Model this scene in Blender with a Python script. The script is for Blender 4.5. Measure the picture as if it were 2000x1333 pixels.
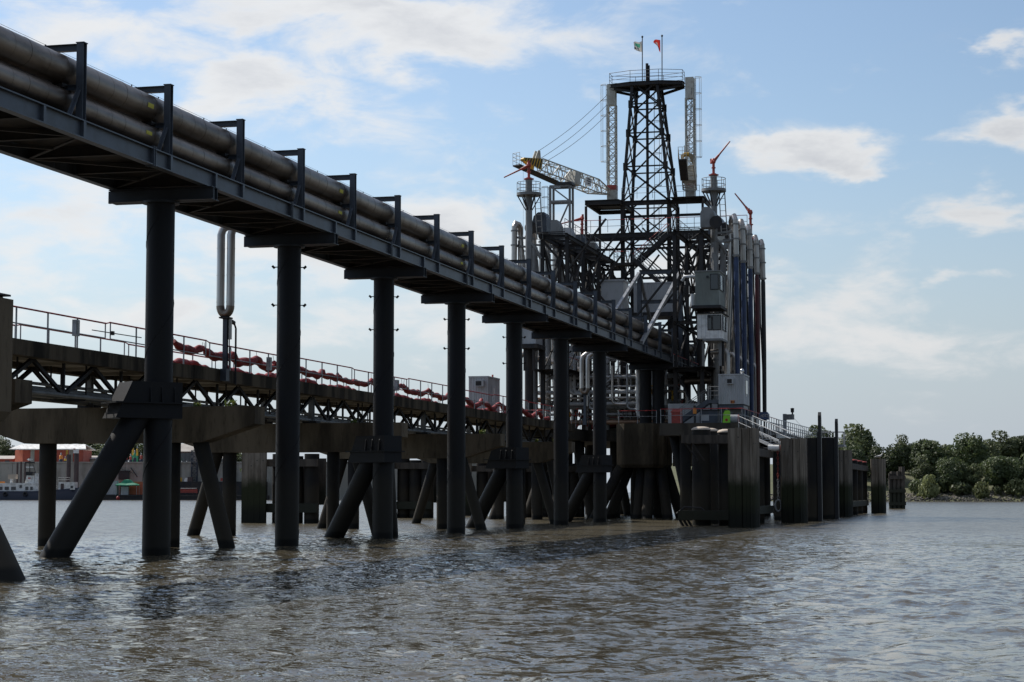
import bpy, bmesh, math, random
import numpy as np
from mathutils import Vector, Matrix, noise as mnoise
R = math.radians
for _o in list(bpy.data.objects): bpy.data.objects.remove(_o)
scene = bpy.context.scene
col = scene.collection
# ------------------------------------------------------------------ camera
FPX, HZ, CAMH, YAW = 3800.0, 960.0, 2.11, R(14.3)
PITCH = math.atan((HZ - 666.5) / FPX)
cd = bpy.data.cameras.new('camera'); cam = bpy.data.objects.new('camera', cd); col.objects.link(cam)
cd.sensor_width = 36.0; cd.lens = FPX / 2000 * 36.0; cd.clip_start = 0.5; cd.clip_end = 6000
cam.location = (0, 0, CAMH); cam.rotation_euler = (math.pi / 2 + PITCH, 0, YAW)
scene.camera = cam
scene.render.resolution_x = 1024; scene.render.resolution_y = 682
# ------------------------------------------------------------------ sky and sun
SUN_AZ, SUN_EL = R(-63), R(46)          # azimuth clockwise from +Y
SKY_STRENGTH = 0.10
world = bpy.data.worlds.new('World'); scene.world = world; world.use_nodes = True
def build_world():
    nt = world.node_tree; N = nt.nodes; L = nt.links; N.clear()
    def m(op, a, b=None, c=None, clamp=False):
        n = N.new('ShaderNodeMath'); n.operation = op; n.use_clamp = clamp
        for i, v in enumerate((a, b, c)):
            if v is None: continue
            if isinstance(v, (int, float)): n.inputs[i].default_value = v
            else: L.new(v, n.inputs[i])
        return n.outputs[0]
    def smooth(v, lo, hi):
        n = N.new('ShaderNodeMapRange'); n.interpolation_type = 'SMOOTHSTEP'
        L.new(v, n.inputs[0]); n.inputs[1].default_value = lo; n.inputs[2].default_value = hi
        return n.outputs[0]
    out = N.new('ShaderNodeOutputWorld'); bg = N.new('ShaderNodeBackground')
    sky = N.new('ShaderNodeTexSky'); sky.sky_type = 'NISHITA'; sky.sun_disc = False
    sky.sun_elevation = SUN_EL; sky.sun_rotation = SUN_AZ
    sky.air_density = 1.0; sky.dust_density = 0.6; sky.ozone_density = 1.5
    tc = N.new('ShaderNodeTexCoord'); sep = N.new('ShaderNodeSeparateXYZ')
    L.new(tc.outputs['Generated'], sep.inputs[0])
    az = m('ARCTAN2', sep.outputs[0], sep.outputs[1]); el = m('ARCSINE', sep.outputs[2])
    cmb = N.new('ShaderNodeCombineXYZ'); L.new(az, cmb.inputs[0]); L.new(m('MULTIPLY', el, 2.4), cmb.inputs[1])
    def fbm(scale, det, rough, off, dist=0.0):
        mp = N.new('ShaderNodeMapping'); mp.inputs['Location'].default_value = off
        L.new(cmb.outputs[0], mp.inputs[0])
        n = N.new('ShaderNodeTexNoise'); n.inputs['Scale'].default_value = scale
        n.inputs['Detail'].default_value = det; n.inputs['Roughness'].default_value = rough
        n.inputs['Distortion'].default_value = dist
        L.new(mp.outputs[0], n.inputs[0]); return n.outputs[0]
    big = fbm(5.0, 7, 0.55, (3.1, 1.7, 0.3), 0.3)
    fine = fbm(17.0, 8, 0.6, (7.3, 2.2, 5.1), 0.4)
    wisp = fbm(9.0, 6, 0.65, (1.3, 8.2, 2.1), 0.2)
    wa = m('MULTIPLY', m('SUBTRACT', fbm(11.0, 5, 0.6, (4.4, 0.7, 9.1)), 0.5), 0.16)
    we = m('MULTIPLY', m('SUBTRACT', fbm(13.0, 5, 0.6, (0.4, 5.7, 3.3)), 0.5), 0.055)
    azw = m('ADD', az, wa); elw = m('ADD', el, we)
    # named cloud banks (azimuth, elevation, half width, half height, weight) seen over the river
    banks = []
    for px, py, rx, ry, w in CLOUDS:
        banks.append((math.atan((px - 1000) / FPX) - YAW, (HZ - py) / FPX * 0.985, rx / FPX, ry / FPX, w))
    tot = None
    for a, e, ra, re_, w in banks:
        u = m('MULTIPLY', m('SUBTRACT', azw, a), 1 / ra); v = m('MULTIPLY', m('SUBTRACT', elw, e), 1 / re_)
        d2 = m('ADD', m('MULTIPLY', u, u), m('MULTIPLY', v, v))
        g = m('MULTIPLY', m('EXPONENT', m('MULTIPLY', d2, -1.0)), w)
        tot = g if tot is None else m('MAXIMUM', tot, g)
    dens = m('ADD', m('ADD', m('MULTIPLY', tot, 0.62), m('MULTIPLY', m('SUBTRACT', big, 0.5), 1.0)),
             m('MULTIPLY', m('SUBTRACT', fine, 0.5), 1.1))
    dens = m('ADD', dens, m('MULTIPLY', smooth(el, 0.26, 0.5), 0.26))      # unseen broken cloud added overhead to brighten the water
    cov = smooth(dens, 0.12, 0.55)
    # thin veil that thickens towards the horizon
    veil = m('MULTIPLY', smooth(m('ADD', wisp, m('MULTIPLY', el, -1.2)), 0.32, 0.72), 0.55)
    low = m('MULTIPLY', m('SUBTRACT', 1.0, smooth(el, -0.02, 0.20)), 0.95)
    veil = m('MAXIMUM', m('MULTIPLY', veil, 0.5), low)
    base = N.new('ShaderNodeMix'); base.data_type = 'RGBA'; L.new(veil, base.inputs[0])
    # clear blue, evened a little
    hs = N.new('ShaderNodeHueSaturation'); hs.inputs['Saturation'].default_value = SKY_SAT
    hs.inputs['Value'].default_value = SKY_VAL; L.new(sky.outputs[0], hs.inputs['Color'])
    L.new(hs.outputs[0], base.inputs[6]); base.inputs[7].default_value = HAZE_COL
    # cloud shading: denser cores towards the base are greyer
    shade = smooth(m('ADD', m('MULTIPLY', dens, 0.9), m('MULTIPLY', m('SUBTRACT', wisp, 0.5), 0.9)), 0.34, 0.95)
    cc = N.new('ShaderNodeMix'); cc.data_type = 'RGBA'; L.new(shade, cc.inputs[0])
    cc.inputs[6].default_value = CLOUD_HI; cc.inputs[7].default_value = CLOUD_LO
    fin = N.new('ShaderNodeMix'); fin.data_type = 'RGBA'; L.new(m('MULTIPLY', cov, 0.93), fin.inputs[0])
    L.new(base.outputs[2], fin.inputs[6]); L.new(cc.outputs[2], fin.inputs[7])
    # haze and cloud scatter forward: the sky dims away from the sun
    dp = N.new('ShaderNodeVectorMath'); dp.operation = 'DOT_PRODUCT'; L.new(tc.outputs['Generated'], dp.inputs[0])
    dp.inputs[1].default_value = (math.sin(SUN_AZ) * math.cos(SUN_EL), math.cos(SUN_AZ) * math.cos(SUN_EL), math.sin(SUN_EL))
    ph = N.new('ShaderNodeMapRange'); L.new(dp.outputs['Value'], ph.inputs[0])
    ph.inputs[1].default_value = -.7; ph.inputs[2].default_value = .62; ph.inputs[3].default_value = .40; ph.inputs[4].default_value = 1.0
    sc = N.new('ShaderNodeVectorMath'); sc.operation = 'SCALE'; L.new(fin.outputs[2], sc.inputs[0]); L.new(ph.outputs[0], sc.inputs['Scale'])
    L.new(sc.outputs[0], bg.inputs[0]); bg.inputs[1].default_value = SKY_STRENGTH
    L.new(bg.outputs[0], out.inputs[0])
CLOUDS = [(820, 70, 330, 75, 1.0), (430, 170, 230, 75, 0.95), (120, 60, 300, 110, 1.0), (600, 20, 500, 60, 0.9),
          (110, 420, 260, 130, 1.0), (560, 500, 260, 70, 0.75), (930, 430, 190, 70, 0.95), (420, 640, 360, 60, 0.75),
          (1000, 470, 200, 90, 0.7), (1610, 305, 150, 32, 0.95), (1950, 415, 140, 55, 1.0), (2010, 280, 80, 50, 0.9),
          (1620, 560, 160, 80, 0.75), (1700, 690, 420, 60, 0.6), (2010, 105, 50, 40, 0.7), (800, 620, 260, 60, 0.6),
          (1250, 520, 200, 90, 0.75), (1900, 560, 150, 20, 0.6)]
SKY_SAT, SKY_VAL = 1.0, 1.25
HAZE_COL = (5.2, 5.95, 7.0, 1); CLOUD_HI = (8.5, 8.55, 8.6, 1); CLOUD_LO = (6.3, 6.45, 6.8, 1)
build_world()
sd = bpy.data.lights.new('sun', 'SUN'); sun = bpy.data.objects.new('sun', sd); col.objects.link(sun)
sd.energy = 4.8; sd.angle = R(0.53); sd.color = (1.0, 0.95, 0.88)
SDIR = Vector((math.sin(SUN_AZ) * math.cos(SUN_EL), math.cos(SUN_AZ) * math.cos(SUN_EL), math.sin(SUN_EL)))
sun.rotation_euler = (-SDIR).to_track_quat('-Z', 'Y').to_euler(); sun.location = SDIR * 200
vs = scene.view_settings; vs.view_transform = 'Standard'; vs.look = 'None'; vs.exposure = 0.0; vs.gamma = 1.0
vs.use_curve_mapping = False
# ------------------------------------------------------------------ helpers
random.seed(7)
_rot = Matrix.Rotation(YAW, 3, 'Z') @ Matrix.Rotation(math.pi / 2 + PITCH, 3, 'X')
CAMP = Vector((0, 0, CAMH))
def W(px, py, X=None, Y=None, Z=None, D=None):
    """pixel of the photograph -> point on the plane X=, Y=, Z= or at horizontal camera depth D="""
    d = _rot @ Vector(((px - 1000) / FPX, (666.5 - py) / FPX, -1.0))
    if X is not None: t = X / d.x
    elif Y is not None: t = Y / d.y
    elif Z is not None: t = (Z - CAMH) / d.z
    else: t = D / (d.x * -math.sin(YAW) + d.y * math.cos(YAW))
    return CAMP + d * t
BASE = {}
def V(*a): return Vector(a)
def tag(o, label=None, cat=None, group=None, kind=None):
    if label: o['label'] = label
    if cat: o['category'] = cat
    if group: o['group'] = group
    if kind: o['kind'] = kind
    return o
def thing(name, label, cat, loc=(0, 0, 0), group=None, rz=0.0, local=False):
    o = bpy.data.objects.new(name, None); col.objects.link(o); o.location = loc; o.rotation_euler = (0, 0, rz)
    o.empty_display_size = 0.3
    BASE[o.name] = Vector((0, 0, 0)) if local else Vector(loc)
    return tag(o, label, cat, group)
def base_of(o): return BASE.get(o.name, Vector((0, 0, 0))) if o is not None else Vector((0, 0, 0))
class MB:
    """collects geometry for one mesh object"""
    def __init__(s): s.v = []; s.f = []; s.sm = []; s.mi = []; s.cur = 0
    def face(s, idx, smooth=False): s.f.append(idx); s.sm.append(smooth); s.mi.append(s.cur)
    def quad(s, a, b, c, d):
        n = len(s.v); s.v += [Vector(a), Vector(b), Vector(c), Vector(d)]; s.face((n, n+1, n+2, n+3))
    def poly(s, pts):
        n = len(s.v); s.v += [Vector(p) for p in pts]; s.face(tuple(range(n, n + len(pts))))
    def prism(s, pts, ext):
        n = len(pts); ext = Vector(ext); b = len(s.v)
        s.v += [Vector(p) for p in pts] + [Vector(p) + ext for p in pts]
        s.face(tuple(range(b + n - 1, b - 1, -1))); s.face(tuple(range(b + n, b + 2 * n)))
        for i in range(n): s.face((b + i, b + (i + 1) % n, b + n + (i + 1) % n, b + n + i))
    def box(s, lo, hi):
        x0, y0, z0 = lo; x1, y1, z1 = hi
        s.prism([(x0, y0, z0), (x1, y0, z0), (x1, y1, z0), (x0, y1, z0)], (0, 0, z1 - z0))
    def obox(s, p0, p1, w, h, up=(0, 0, 1)):
        p0 = Vector(p0); p1 = Vector(p1); z = (p1 - p0).normalized(); x = Vector(up).cross(z)
        if x.length < 1e-4: x = Vector((1, 0, 0)).cross(z)
        x.normalize(); y = z.cross(x)
        a = [p0 + x * (sx * w / 2) + y * (sy * h / 2) for sx, sy in ((-1, -1), (1, -1), (1, 1), (-1, 1))]
        s.prism(a, p1 - p0)
    def cyl(s, p0, p1, r0, r1=None, n=16, caps=True):
        if r1 is None: r1 = r0
        p0 = Vector(p0); p1 = Vector(p1); z = (p1 - p0).normalized()
        x = z.orthogonal().normalized(); y = z.cross(x); b = len(s.v)
        for p, r in ((p0, r0), (p1, r1)):
            for i in range(n):
                t = 2 * math.pi * i / n; s.v.append(p + (x * math.cos(t) + y * math.sin(t)) * r)
        for i in range(n): s.face((b + i, b + (i + 1) % n, b + n + (i + 1) % n, b + n + i), True)
        if caps:
            for p, r, rev in ((p0, r0, True), (p1, r1, False)):
                if r < 1e-4: continue
                k = len(s.v)
                for i in range(n):
                    t = 2 * math.pi * i / n; s.v.append(p + (x * math.cos(t) + y * math.sin(t)) * r)
                s.face(tuple(range(k + n - 1, k - 1, -1)) if rev else tuple(range(k, k + n)))
    def tube(s, pts, r, n=12, caps=True, radii=None):
        pts = [Vector(p) for p in pts]; m_ = len(pts); b = len(s.v)
        x = None
        for k in range(m_):
            t = (pts[min(k + 1, m_ - 1)] - pts[max(k - 1, 0)]).normalized()
            x = t.orthogonal().normalized() if x is None else (x - t * x.dot(t)).normalized()
            y = t.cross(x); rr = radii[k] if radii else r
            for i in range(n):
                a = 2 * math.pi * i / n; s.v.append(pts[k] + (x * math.cos(a) + y * math.sin(a)) * rr)
        for k in range(m_ - 1):
            for i in range(n):
                s.face((b + k * n + i, b + k * n + (i + 1) % n, b + (k + 1) * n + (i + 1) % n, b + (k + 1) * n + i), True)
        if caps:
            for k, rev in ((0, True), (m_ - 1, False)):
                q = len(s.v); s.v += [s.v[b + k * n + i].copy() for i in range(n)]
                s.face(tuple(range(q + n - 1, q - 1, -1)) if rev else tuple(range(q, q + n)))
    def lathe(s, c, prof, n=16):
        c = Vector(c); b = len(s.v)
        for r, z in prof:
            for i in range(n):
                a = 2 * math.pi * i / n; s.v.append(c + Vector((math.cos(a) * r, math.sin(a) * r, z)))
        for k in range(len(prof) - 1):
            for i in range(n):
                s.face((b + k * n + i, b + k * n + (i + 1) % n, b + (k + 1) * n + (i + 1) % n, b + (k + 1) * n + i), True)
    def mesh(s, mats, off=Vector((0, 0, 0))):
        me = bpy.data.meshes.new('m'); me.from_pydata([tuple(v - off) for v in s.v], [], s.f)
        me.polygons.foreach_set('use_smooth', s.sm)
        if not isinstance(mats, (list, tuple)): mats = [mats]
        for m_ in mats: me.materials.append(MATS[m_])
        if len(mats) > 1: me.polygons.foreach_set('material_index', s.mi)
        me.update(); return me
    def obj(s, name, mat, parent=None, **kw):
        off = base_of(parent); o = bpy.data.objects.new(name, s.mesh(mat, off)); col.objects.link(o)
        if parent is not None:
            o.parent = parent; BASE[o.name] = off
        return tag(o, **kw)
def solo(name, mb, mat, label, cat, loc, group=None):
    """a thing that is one mesh, its origin at its base"""
    loc = Vector(loc); o = bpy.data.objects.new(name, mb.mesh(mat, loc)); col.objects.link(o); o.location = loc
    BASE[o.name] = loc; return tag(o, label, cat, group)
def place(name, me, parent, at):
    """shared mesh (built round the origin) put at a world point under a thing"""
    o = bpy.data.objects.new(name, me); col.objects.link(o)
    if parent is not None: o.parent = parent; BASE[o.name] = base_of(parent)
    o.location = Vector(at) - base_of(parent); return o
UNIT = {}
def unit(shape, mat):
    k = (shape, mat)
    if k in UNIT: return UNIT[k]
    b = MB()
    if shape == 'box': b.box((-.5, -.5, 0), (.5, .5, 1))
    elif shape.startswith('cyl'): b.cyl((0, 0, 0), (0, 0, 1), .5, n=int(shape[3:]))
    elif shape == 'ibeam':
        t, w = .07, .045
        b.prism([(-.5, -.5, 0), (.5, -.5, 0), (.5, -.5 + t, 0), (w, -.5 + t, 0), (w, .5 - t, 0), (.5, .5 - t, 0), (.5, .5, 0),
                 (-.5, .5, 0), (-.5, .5 - t, 0), (-w, .5 - t, 0), (-w, -.5 + t, 0), (-.5, -.5 + t, 0)], (0, 0, 1))
    elif shape == 'angle':
        b.prism([(-.5, -.5, 0), (.5, -.5, 0), (.5, -.36, 0), (-.36, -.36, 0), (-.36, .5, 0), (-.5, .5, 0)], (0, 0, 1))
    UNIT[k] = b.mesh(mat); return UNIT[k]
def bar(name, p0, p1, w, h, mat, parent, shape='box', up=(0, 0, 1)):
    p0 = Vector(p0); p1 = Vector(p1); d = p1 - p0; L_ = d.length
    if L_ < 1e-5: return None
    z = d / L_; x = Vector(up).cross(z)
    if x.length < 1e-3: x = Vector((0, 1, 0)).cross(z)
    x.normalize(); y = z.cross(x)
    o = bpy.data.objects.new(name, unit(shape, mat)); col.objects.link(o)
    if parent is not None: o.parent = parent
    M = Matrix((x * w, y * h, z * L_)).transposed().to_4x4(); M.translation = p0 - base_of(parent)
    o.matrix_local = M
    return o
def rod(name, p0, p1, dia, mat, parent, n=8): return bar(name, p0, p1, dia, dia, mat, parent, 'cyl%d' % n)
def lerp(a, b, t): return Vector(a) * (1 - t) + Vector(b) * t
def railing(root, pts, h=1.05, post='galv', rail='galv', sp=1.8, mids=(0.55,), d=0.05, top=None):
    """posts and rails along a polyline of base points, as parts of root"""
    up = Vector((0, 0, 1))
    for a, b in zip(pts[:-1], pts[1:]):
        a = Vector(a); b = Vector(b); n = max(1, round((b - a).length / sp))
        for k in range(n + 1):
            p = lerp(a, b, k / n); rod('post', p, p + up * h, d, post, root, 6)
        rod('rail', a + up * h, b + up * h, d * 1.1, rail, root, 6)
        for m_ in mids: rod('rail', a + up * h * m_, b + up * h * m_, d * .8, post, root, 6)
def ladder_cage(root, p, h, mat, side=(1, 0), rings=5, w=.45, r=.38, first=0.15):
    """ladder with safety cage rising from p; side = direction the cage bulges"""
    p = Vector(p); s = Vector((side[0], side[1], 0)).normalized(); t = Vector((-s.y, s.x, 0)); up = Vector((0, 0, 1))
    for k in (-1, 1): rod('stile', p + t * (k * w / 2), p + t * (k * w / 2) + up * h, .05, mat, root, 6)
    nr = int(h / .45); m_ = MB()
    for i in range(nr): m_.cyl(p + t * (-w / 2) + up * (.3 + i * .45), p + t * (w / 2) + up * (.3 + i * .45), .018, n=5)
    tag(m_.obj('rungs', mat, root), kind='stuff')
    for i in range(rings):
        z = h * (first + (1 - first) * i / (rings - 1)); m_ = MB()
        pts = [p + up * z + t * (w / 2 * -1) ] + [p + up * z + s * (r * (1 - math.cos(a) * .0) * math.sin(a) * 1.7) + t * (-math.cos(a) * r) for a in [math.pi * j / 8 for j in range(9)]] + [p + up * z + t * (w / 2)]
        m_.tube(pts, .025, n=5); m_.obj('cage_hoop', mat, root)
    for a in (.25, .5, .75):
        q = p + s * (r * 1.7 * math.sin(a * math.pi)) + t * (-math.cos(a * math.pi) * r)
        rod('cage_bar', q + up * h * first, q + up * h, .03, mat, root, 5)
# ------------------------------------------------------------------ materials
MATS = {}
def mat(name, base, rough=.6, metal=0., var=None, vs=2.0, stretch=(1, 1, 1), vlo=.4, vhi=.65, bump=0., bs=12., bands=(), spec=.5,
        fine=None, rand=0., trans=None):
    m = bpy.data.materials.new(name); m.use_nodes = True; nt = m.node_tree; N = nt.nodes; L = nt.links; N.clear()
    out = N.new('ShaderNodeOutputMaterial'); bs_ = N.new('ShaderNodeBsdfPrincipled'); L.new(bs_.outputs[0], out.inputs[0])
    bs_.inputs['Roughness'].default_value = rough; bs_.inputs['Metallic'].default_value = metal
    bs_.inputs['Specular IOR Level'].default_value = spec
    geo = N.new('ShaderNodeNewGeometry'); mp = N.new('ShaderNodeMapping'); L.new(geo.outputs['Position'], mp.inputs[0])
    mp.inputs['Scale'].default_value = stretch
    def noise(scale, det=5, rough_=.6, src=None):
        n = N.new('ShaderNodeTexNoise'); n.inputs['Scale'].default_value = scale; n.inputs['Detail'].default_value = det
        n.inputs['Roughness'].default_value = rough_; L.new(src or mp.outputs[0], n.inputs[0]); return n.outputs[0]
    def ramp(v, lo, hi):
        n = N.new('ShaderNodeMapRange'); n.interpolation_type = 'SMOOTHSTEP'; L.new(v, n.inputs[0])
        n.inputs[1].default_value = lo; n.inputs[2].default_value = hi; return n.outputs[0]
    def mix(f, a, b):
        n = N.new('ShaderNodeMix'); n.data_type = 'RGBA'
        if isinstance(f, float): n.inputs[0].default_value = f
        else: L.new(f, n.inputs[0])
        for i, c in ((6, a), (7, b)):
            if isinstance(c, tuple): n.inputs[i].default_value = (*c[:3], 1)
            else: L.new(c, n.inputs[i])
        return n.outputs[2]
    c = tuple(base)
    if var: c = mix(ramp(noise(vs), vlo, vhi), c, tuple(var))
    if fine:
        fc, fs, fa = fine; c2 = mix(ramp(noise(fs, 4, .7), .52, .72), (1, 1, 1), tuple(fc))
        n = N.new('ShaderNodeMix'); n.data_type = 'RGBA'; n.blend_type = 'MULTIPLY'; n.inputs[0].default_value = fa
        if isinstance(c, tuple): n.inputs[6].default_value = (*c, 1)
        else: L.new(c, n.inputs[6])
        L.new(c2, n.inputs[7]); c = n.outputs[2]
    if rand:
        oi = N.new('ShaderNodeObjectInfo'); hs = N.new('ShaderNodeHueSaturation')
        mr = N.new('ShaderNodeMapRange'); L.new(oi.outputs['Random'], mr.inputs[0]); mr.inputs[3].default_value = 1 - rand; mr.inputs[4].default_value = 1 + rand
        L.new(mr.outputs[0], hs.inputs['Value'])
        if isinstance(c, tuple): hs.inputs['Color'].default_value = (*c, 1)
        else: L.new(c, hs.inputs['Color'])
        c = hs.outputs[0]
    if bands:
        sp = N.new('ShaderNodeSeparateXYZ'); L.new(geo.outputs['Position'], sp.inputs[0])
        nz = noise(1.6, 4, .6, geo.outputs['Position'])
        for z0, z1, bc, amp in bands:
            ad = N.new('ShaderNodeMath'); ad.operation = 'MULTIPLY_ADD'; L.new(nz, ad.inputs[0]); ad.inputs[1].default_value = amp; L.new(sp.outputs[2], ad.inputs[2])
            f = ramp(ad.outputs[0], z1 + amp / 2, z0 + amp / 2) if False else None
            n = N.new('ShaderNodeMapRange'); n.interpolation_type = 'SMOOTHSTEP'; L.new(ad.outputs[0], n.inputs[0])
            n.inputs[1].default_value = z0 + amp / 2; n.inputs[2].default_value = z1 + amp / 2; n.inputs[3].default_value = 1; n.inputs[4].default_value = 0
            c = mix(n.outputs[0], c, tuple(bc))
    if isinstance(c, tuple): bs_.inputs['Base Color'].default_value = (*c, 1)
    else: L.new(c, bs_.inputs['Base Color'])
    if bump:
        b = N.new('ShaderNodeBump'); b.inputs['Strength'].default_value = bump; b.inputs['Distance'].default_value = .05
        L.new(noise(bs, 4, .6), b.inputs['Height']); L.new(b.outputs[0], bs_.inputs['Normal'])
    if trans:
        t = N.new('ShaderNodeBsdfTranslucent')
        if isinstance(c, tuple): t.inputs[0].default_value = (*c, 1)
        else: L.new(c, t.inputs[0])
        ms = N.new('ShaderNodeMixShader'); ms.inputs[0].default_value = trans
        L.new(bs_.outputs[0], ms.inputs[1]); L.new(t.outputs[0], ms.inputs[2]); L.new(ms.outputs[0], out.inputs[0])
    MATS[name] = m; return m
mat('steel_blue', (.065, .080, .105), .45, 0, (.045, .053, .066), 1.2, bump=.05)
mat('column', (.018, .019, .022), .55, 0, (.020, .020, .021), .9, (1, 1, .35), bump=.08,
    spec=.15, bands=((2.2, 3.4, (.030, .028, .024), .9), (.18, .34, (.012, .012, .011), .12)))
mat('pile_steel', (.019, .019, .020), .7, 0, (.034, .030, .024), .8, (1, 1, .4), bump=.15, spec=.15,
    bands=((1.8, 3.0, (.042, .036, .027), .9), (.2, .4, (.014, .014, .012), .12)))
mat('cladding', (.235, .195, .162), .40, .85, (.125, .098, .076), 1.1, (.6, .25, .9), .42, .62, bump=.04, bs=3., fine=((.5, .45, .4), 6., .5))
mat('cladding_bright', (.50, .47, .44), .33, .85, (.36, .33, .30), 1.4, (1, 1, .4), bump=.03, bs=4.)
mat('cladding_rust', (.34, .22, .15), .45, .6, (.20, .12, .08), 1.5, bump=.05)
mat('concrete', (.145, .116, .080), .9, 0, (.050, .040, .028), .75, (1, 1, .22), .36, .66, spec=.2, bump=.35, bs=9., fine=((.35, .33, .3), 4.5, .6))
mat('concrete_deck', (.125, .100, .070), .9, 0, (.030, .025, .019), 1.1, (1, 1, .15), .38, .62, spec=.2, bump=.35, bs=9., fine=((.3, .28, .25), 5., .7))
mat('concrete_shaded', (.075, .064, .050), .9, 0, (.035, .030, .024), .8, (1, 1, .3), bump=.3)  # darker copy of the concrete, platform shade put into the colour
mat('concrete_pale', (.36, .33, .28), .85, 0, (.25, .22, .18), .7, bump=.2)
mat('galv', (.36, .37, .385), .45, .5, (.27, .28, .29), 3.)
mat('bright_metal', (.62, .63, .64), .25, .9)
mat('red_paint', (.42, .028, .030), .5, 0, (.30, .022, .022), 2.5)
mat('dark_steel', (.028, .029, .032), .65, 0, (.046, .040, .036), 1.6, (1, 1, .5), bump=.1, spec=.25)
mat('steel_deep', (.030, .036, .046), .5, 0, (.022, .026, .032), 1.2, spec=.3)
mat('grey_steel', (.22, .23, .235), .55, 0, (.15, .15, .145), 1.3, (1, 1, .5), bump=.05)
mat('crane_paint', (.52, .52, .47), .5, 0, (.38, .36, .31), 2., bump=.03)
mat('crane_red', (.42, .07, .05), .5, 0, (.28, .05, .04), 3.)
mat('yellow_paint', (.62, .38, .03), .5, 0, (.45, .26, .03), 2.)
mat('black_paint', (.02, .02, .022), .5)
mat('white_paint', (.82, .82, .80), .5, 0, (.55, .54, .51), 1.2, fine=((.6, .57, .52), 5., .4))
mat('panel_grey', (.44, .46, .48), .5, 0, (.36, .375, .39), 1.1, (1, 1, .4), fine=((.7, .68, .64), 4., .4))
mat('panel_green', (.19, .215, .195), .55, 0, (.15, .165, .15), 1.2, (1, 1, .4))
mat('blue_hose', (.030, .055, .135), .4, 0, (.022, .038, .09), 2.)
mat('maroon_hose', (.10, .020, .024), .4, 0, (.07, .018, .02), 2.)
mat('boom_red', (.27, .018, .018), .6, 0, (.19, .013, .014), 3., bump=.3, bs=7.)
mat('glass_dark', (.03, .035, .045), .08, 0, spec=.8)
mat('yellow_tag', (.55, .50, .06), .6)
mat('orange', (.70, .24, .03), .5)
mat('lime', (.30, .72, .05), .6)
mat('wood', (.235, .205, .17), .9, 0, (.12, .102, .082), 1.5, (2.2, 2.2, .25), .35, .65, bump=.5, bs=6., rand=.2, spec=.2,
    bands=((2.3, 3.3, (.030, .034, .018), .9), (.5, 1.6, (.016, .017, .013), .5)))
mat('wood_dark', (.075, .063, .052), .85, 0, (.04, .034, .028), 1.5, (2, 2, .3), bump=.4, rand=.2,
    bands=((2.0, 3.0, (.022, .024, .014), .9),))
mat('plant', (.10, .17, .04), .7, 0, (.20, .19, .05), 9., trans=.3)
mat('cream_cap', (.50, .42, .34), .7)
mat('flag_white', (.70, .66, .60), .8, trans=.35)
mat('flag_green', (.10, .42, .28), .8, trans=.35)
mat('flag_red', (.72, .06, .045), .8, trans=.35)
mat('flag_ink', (.10, .10, .11), .8)
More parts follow.
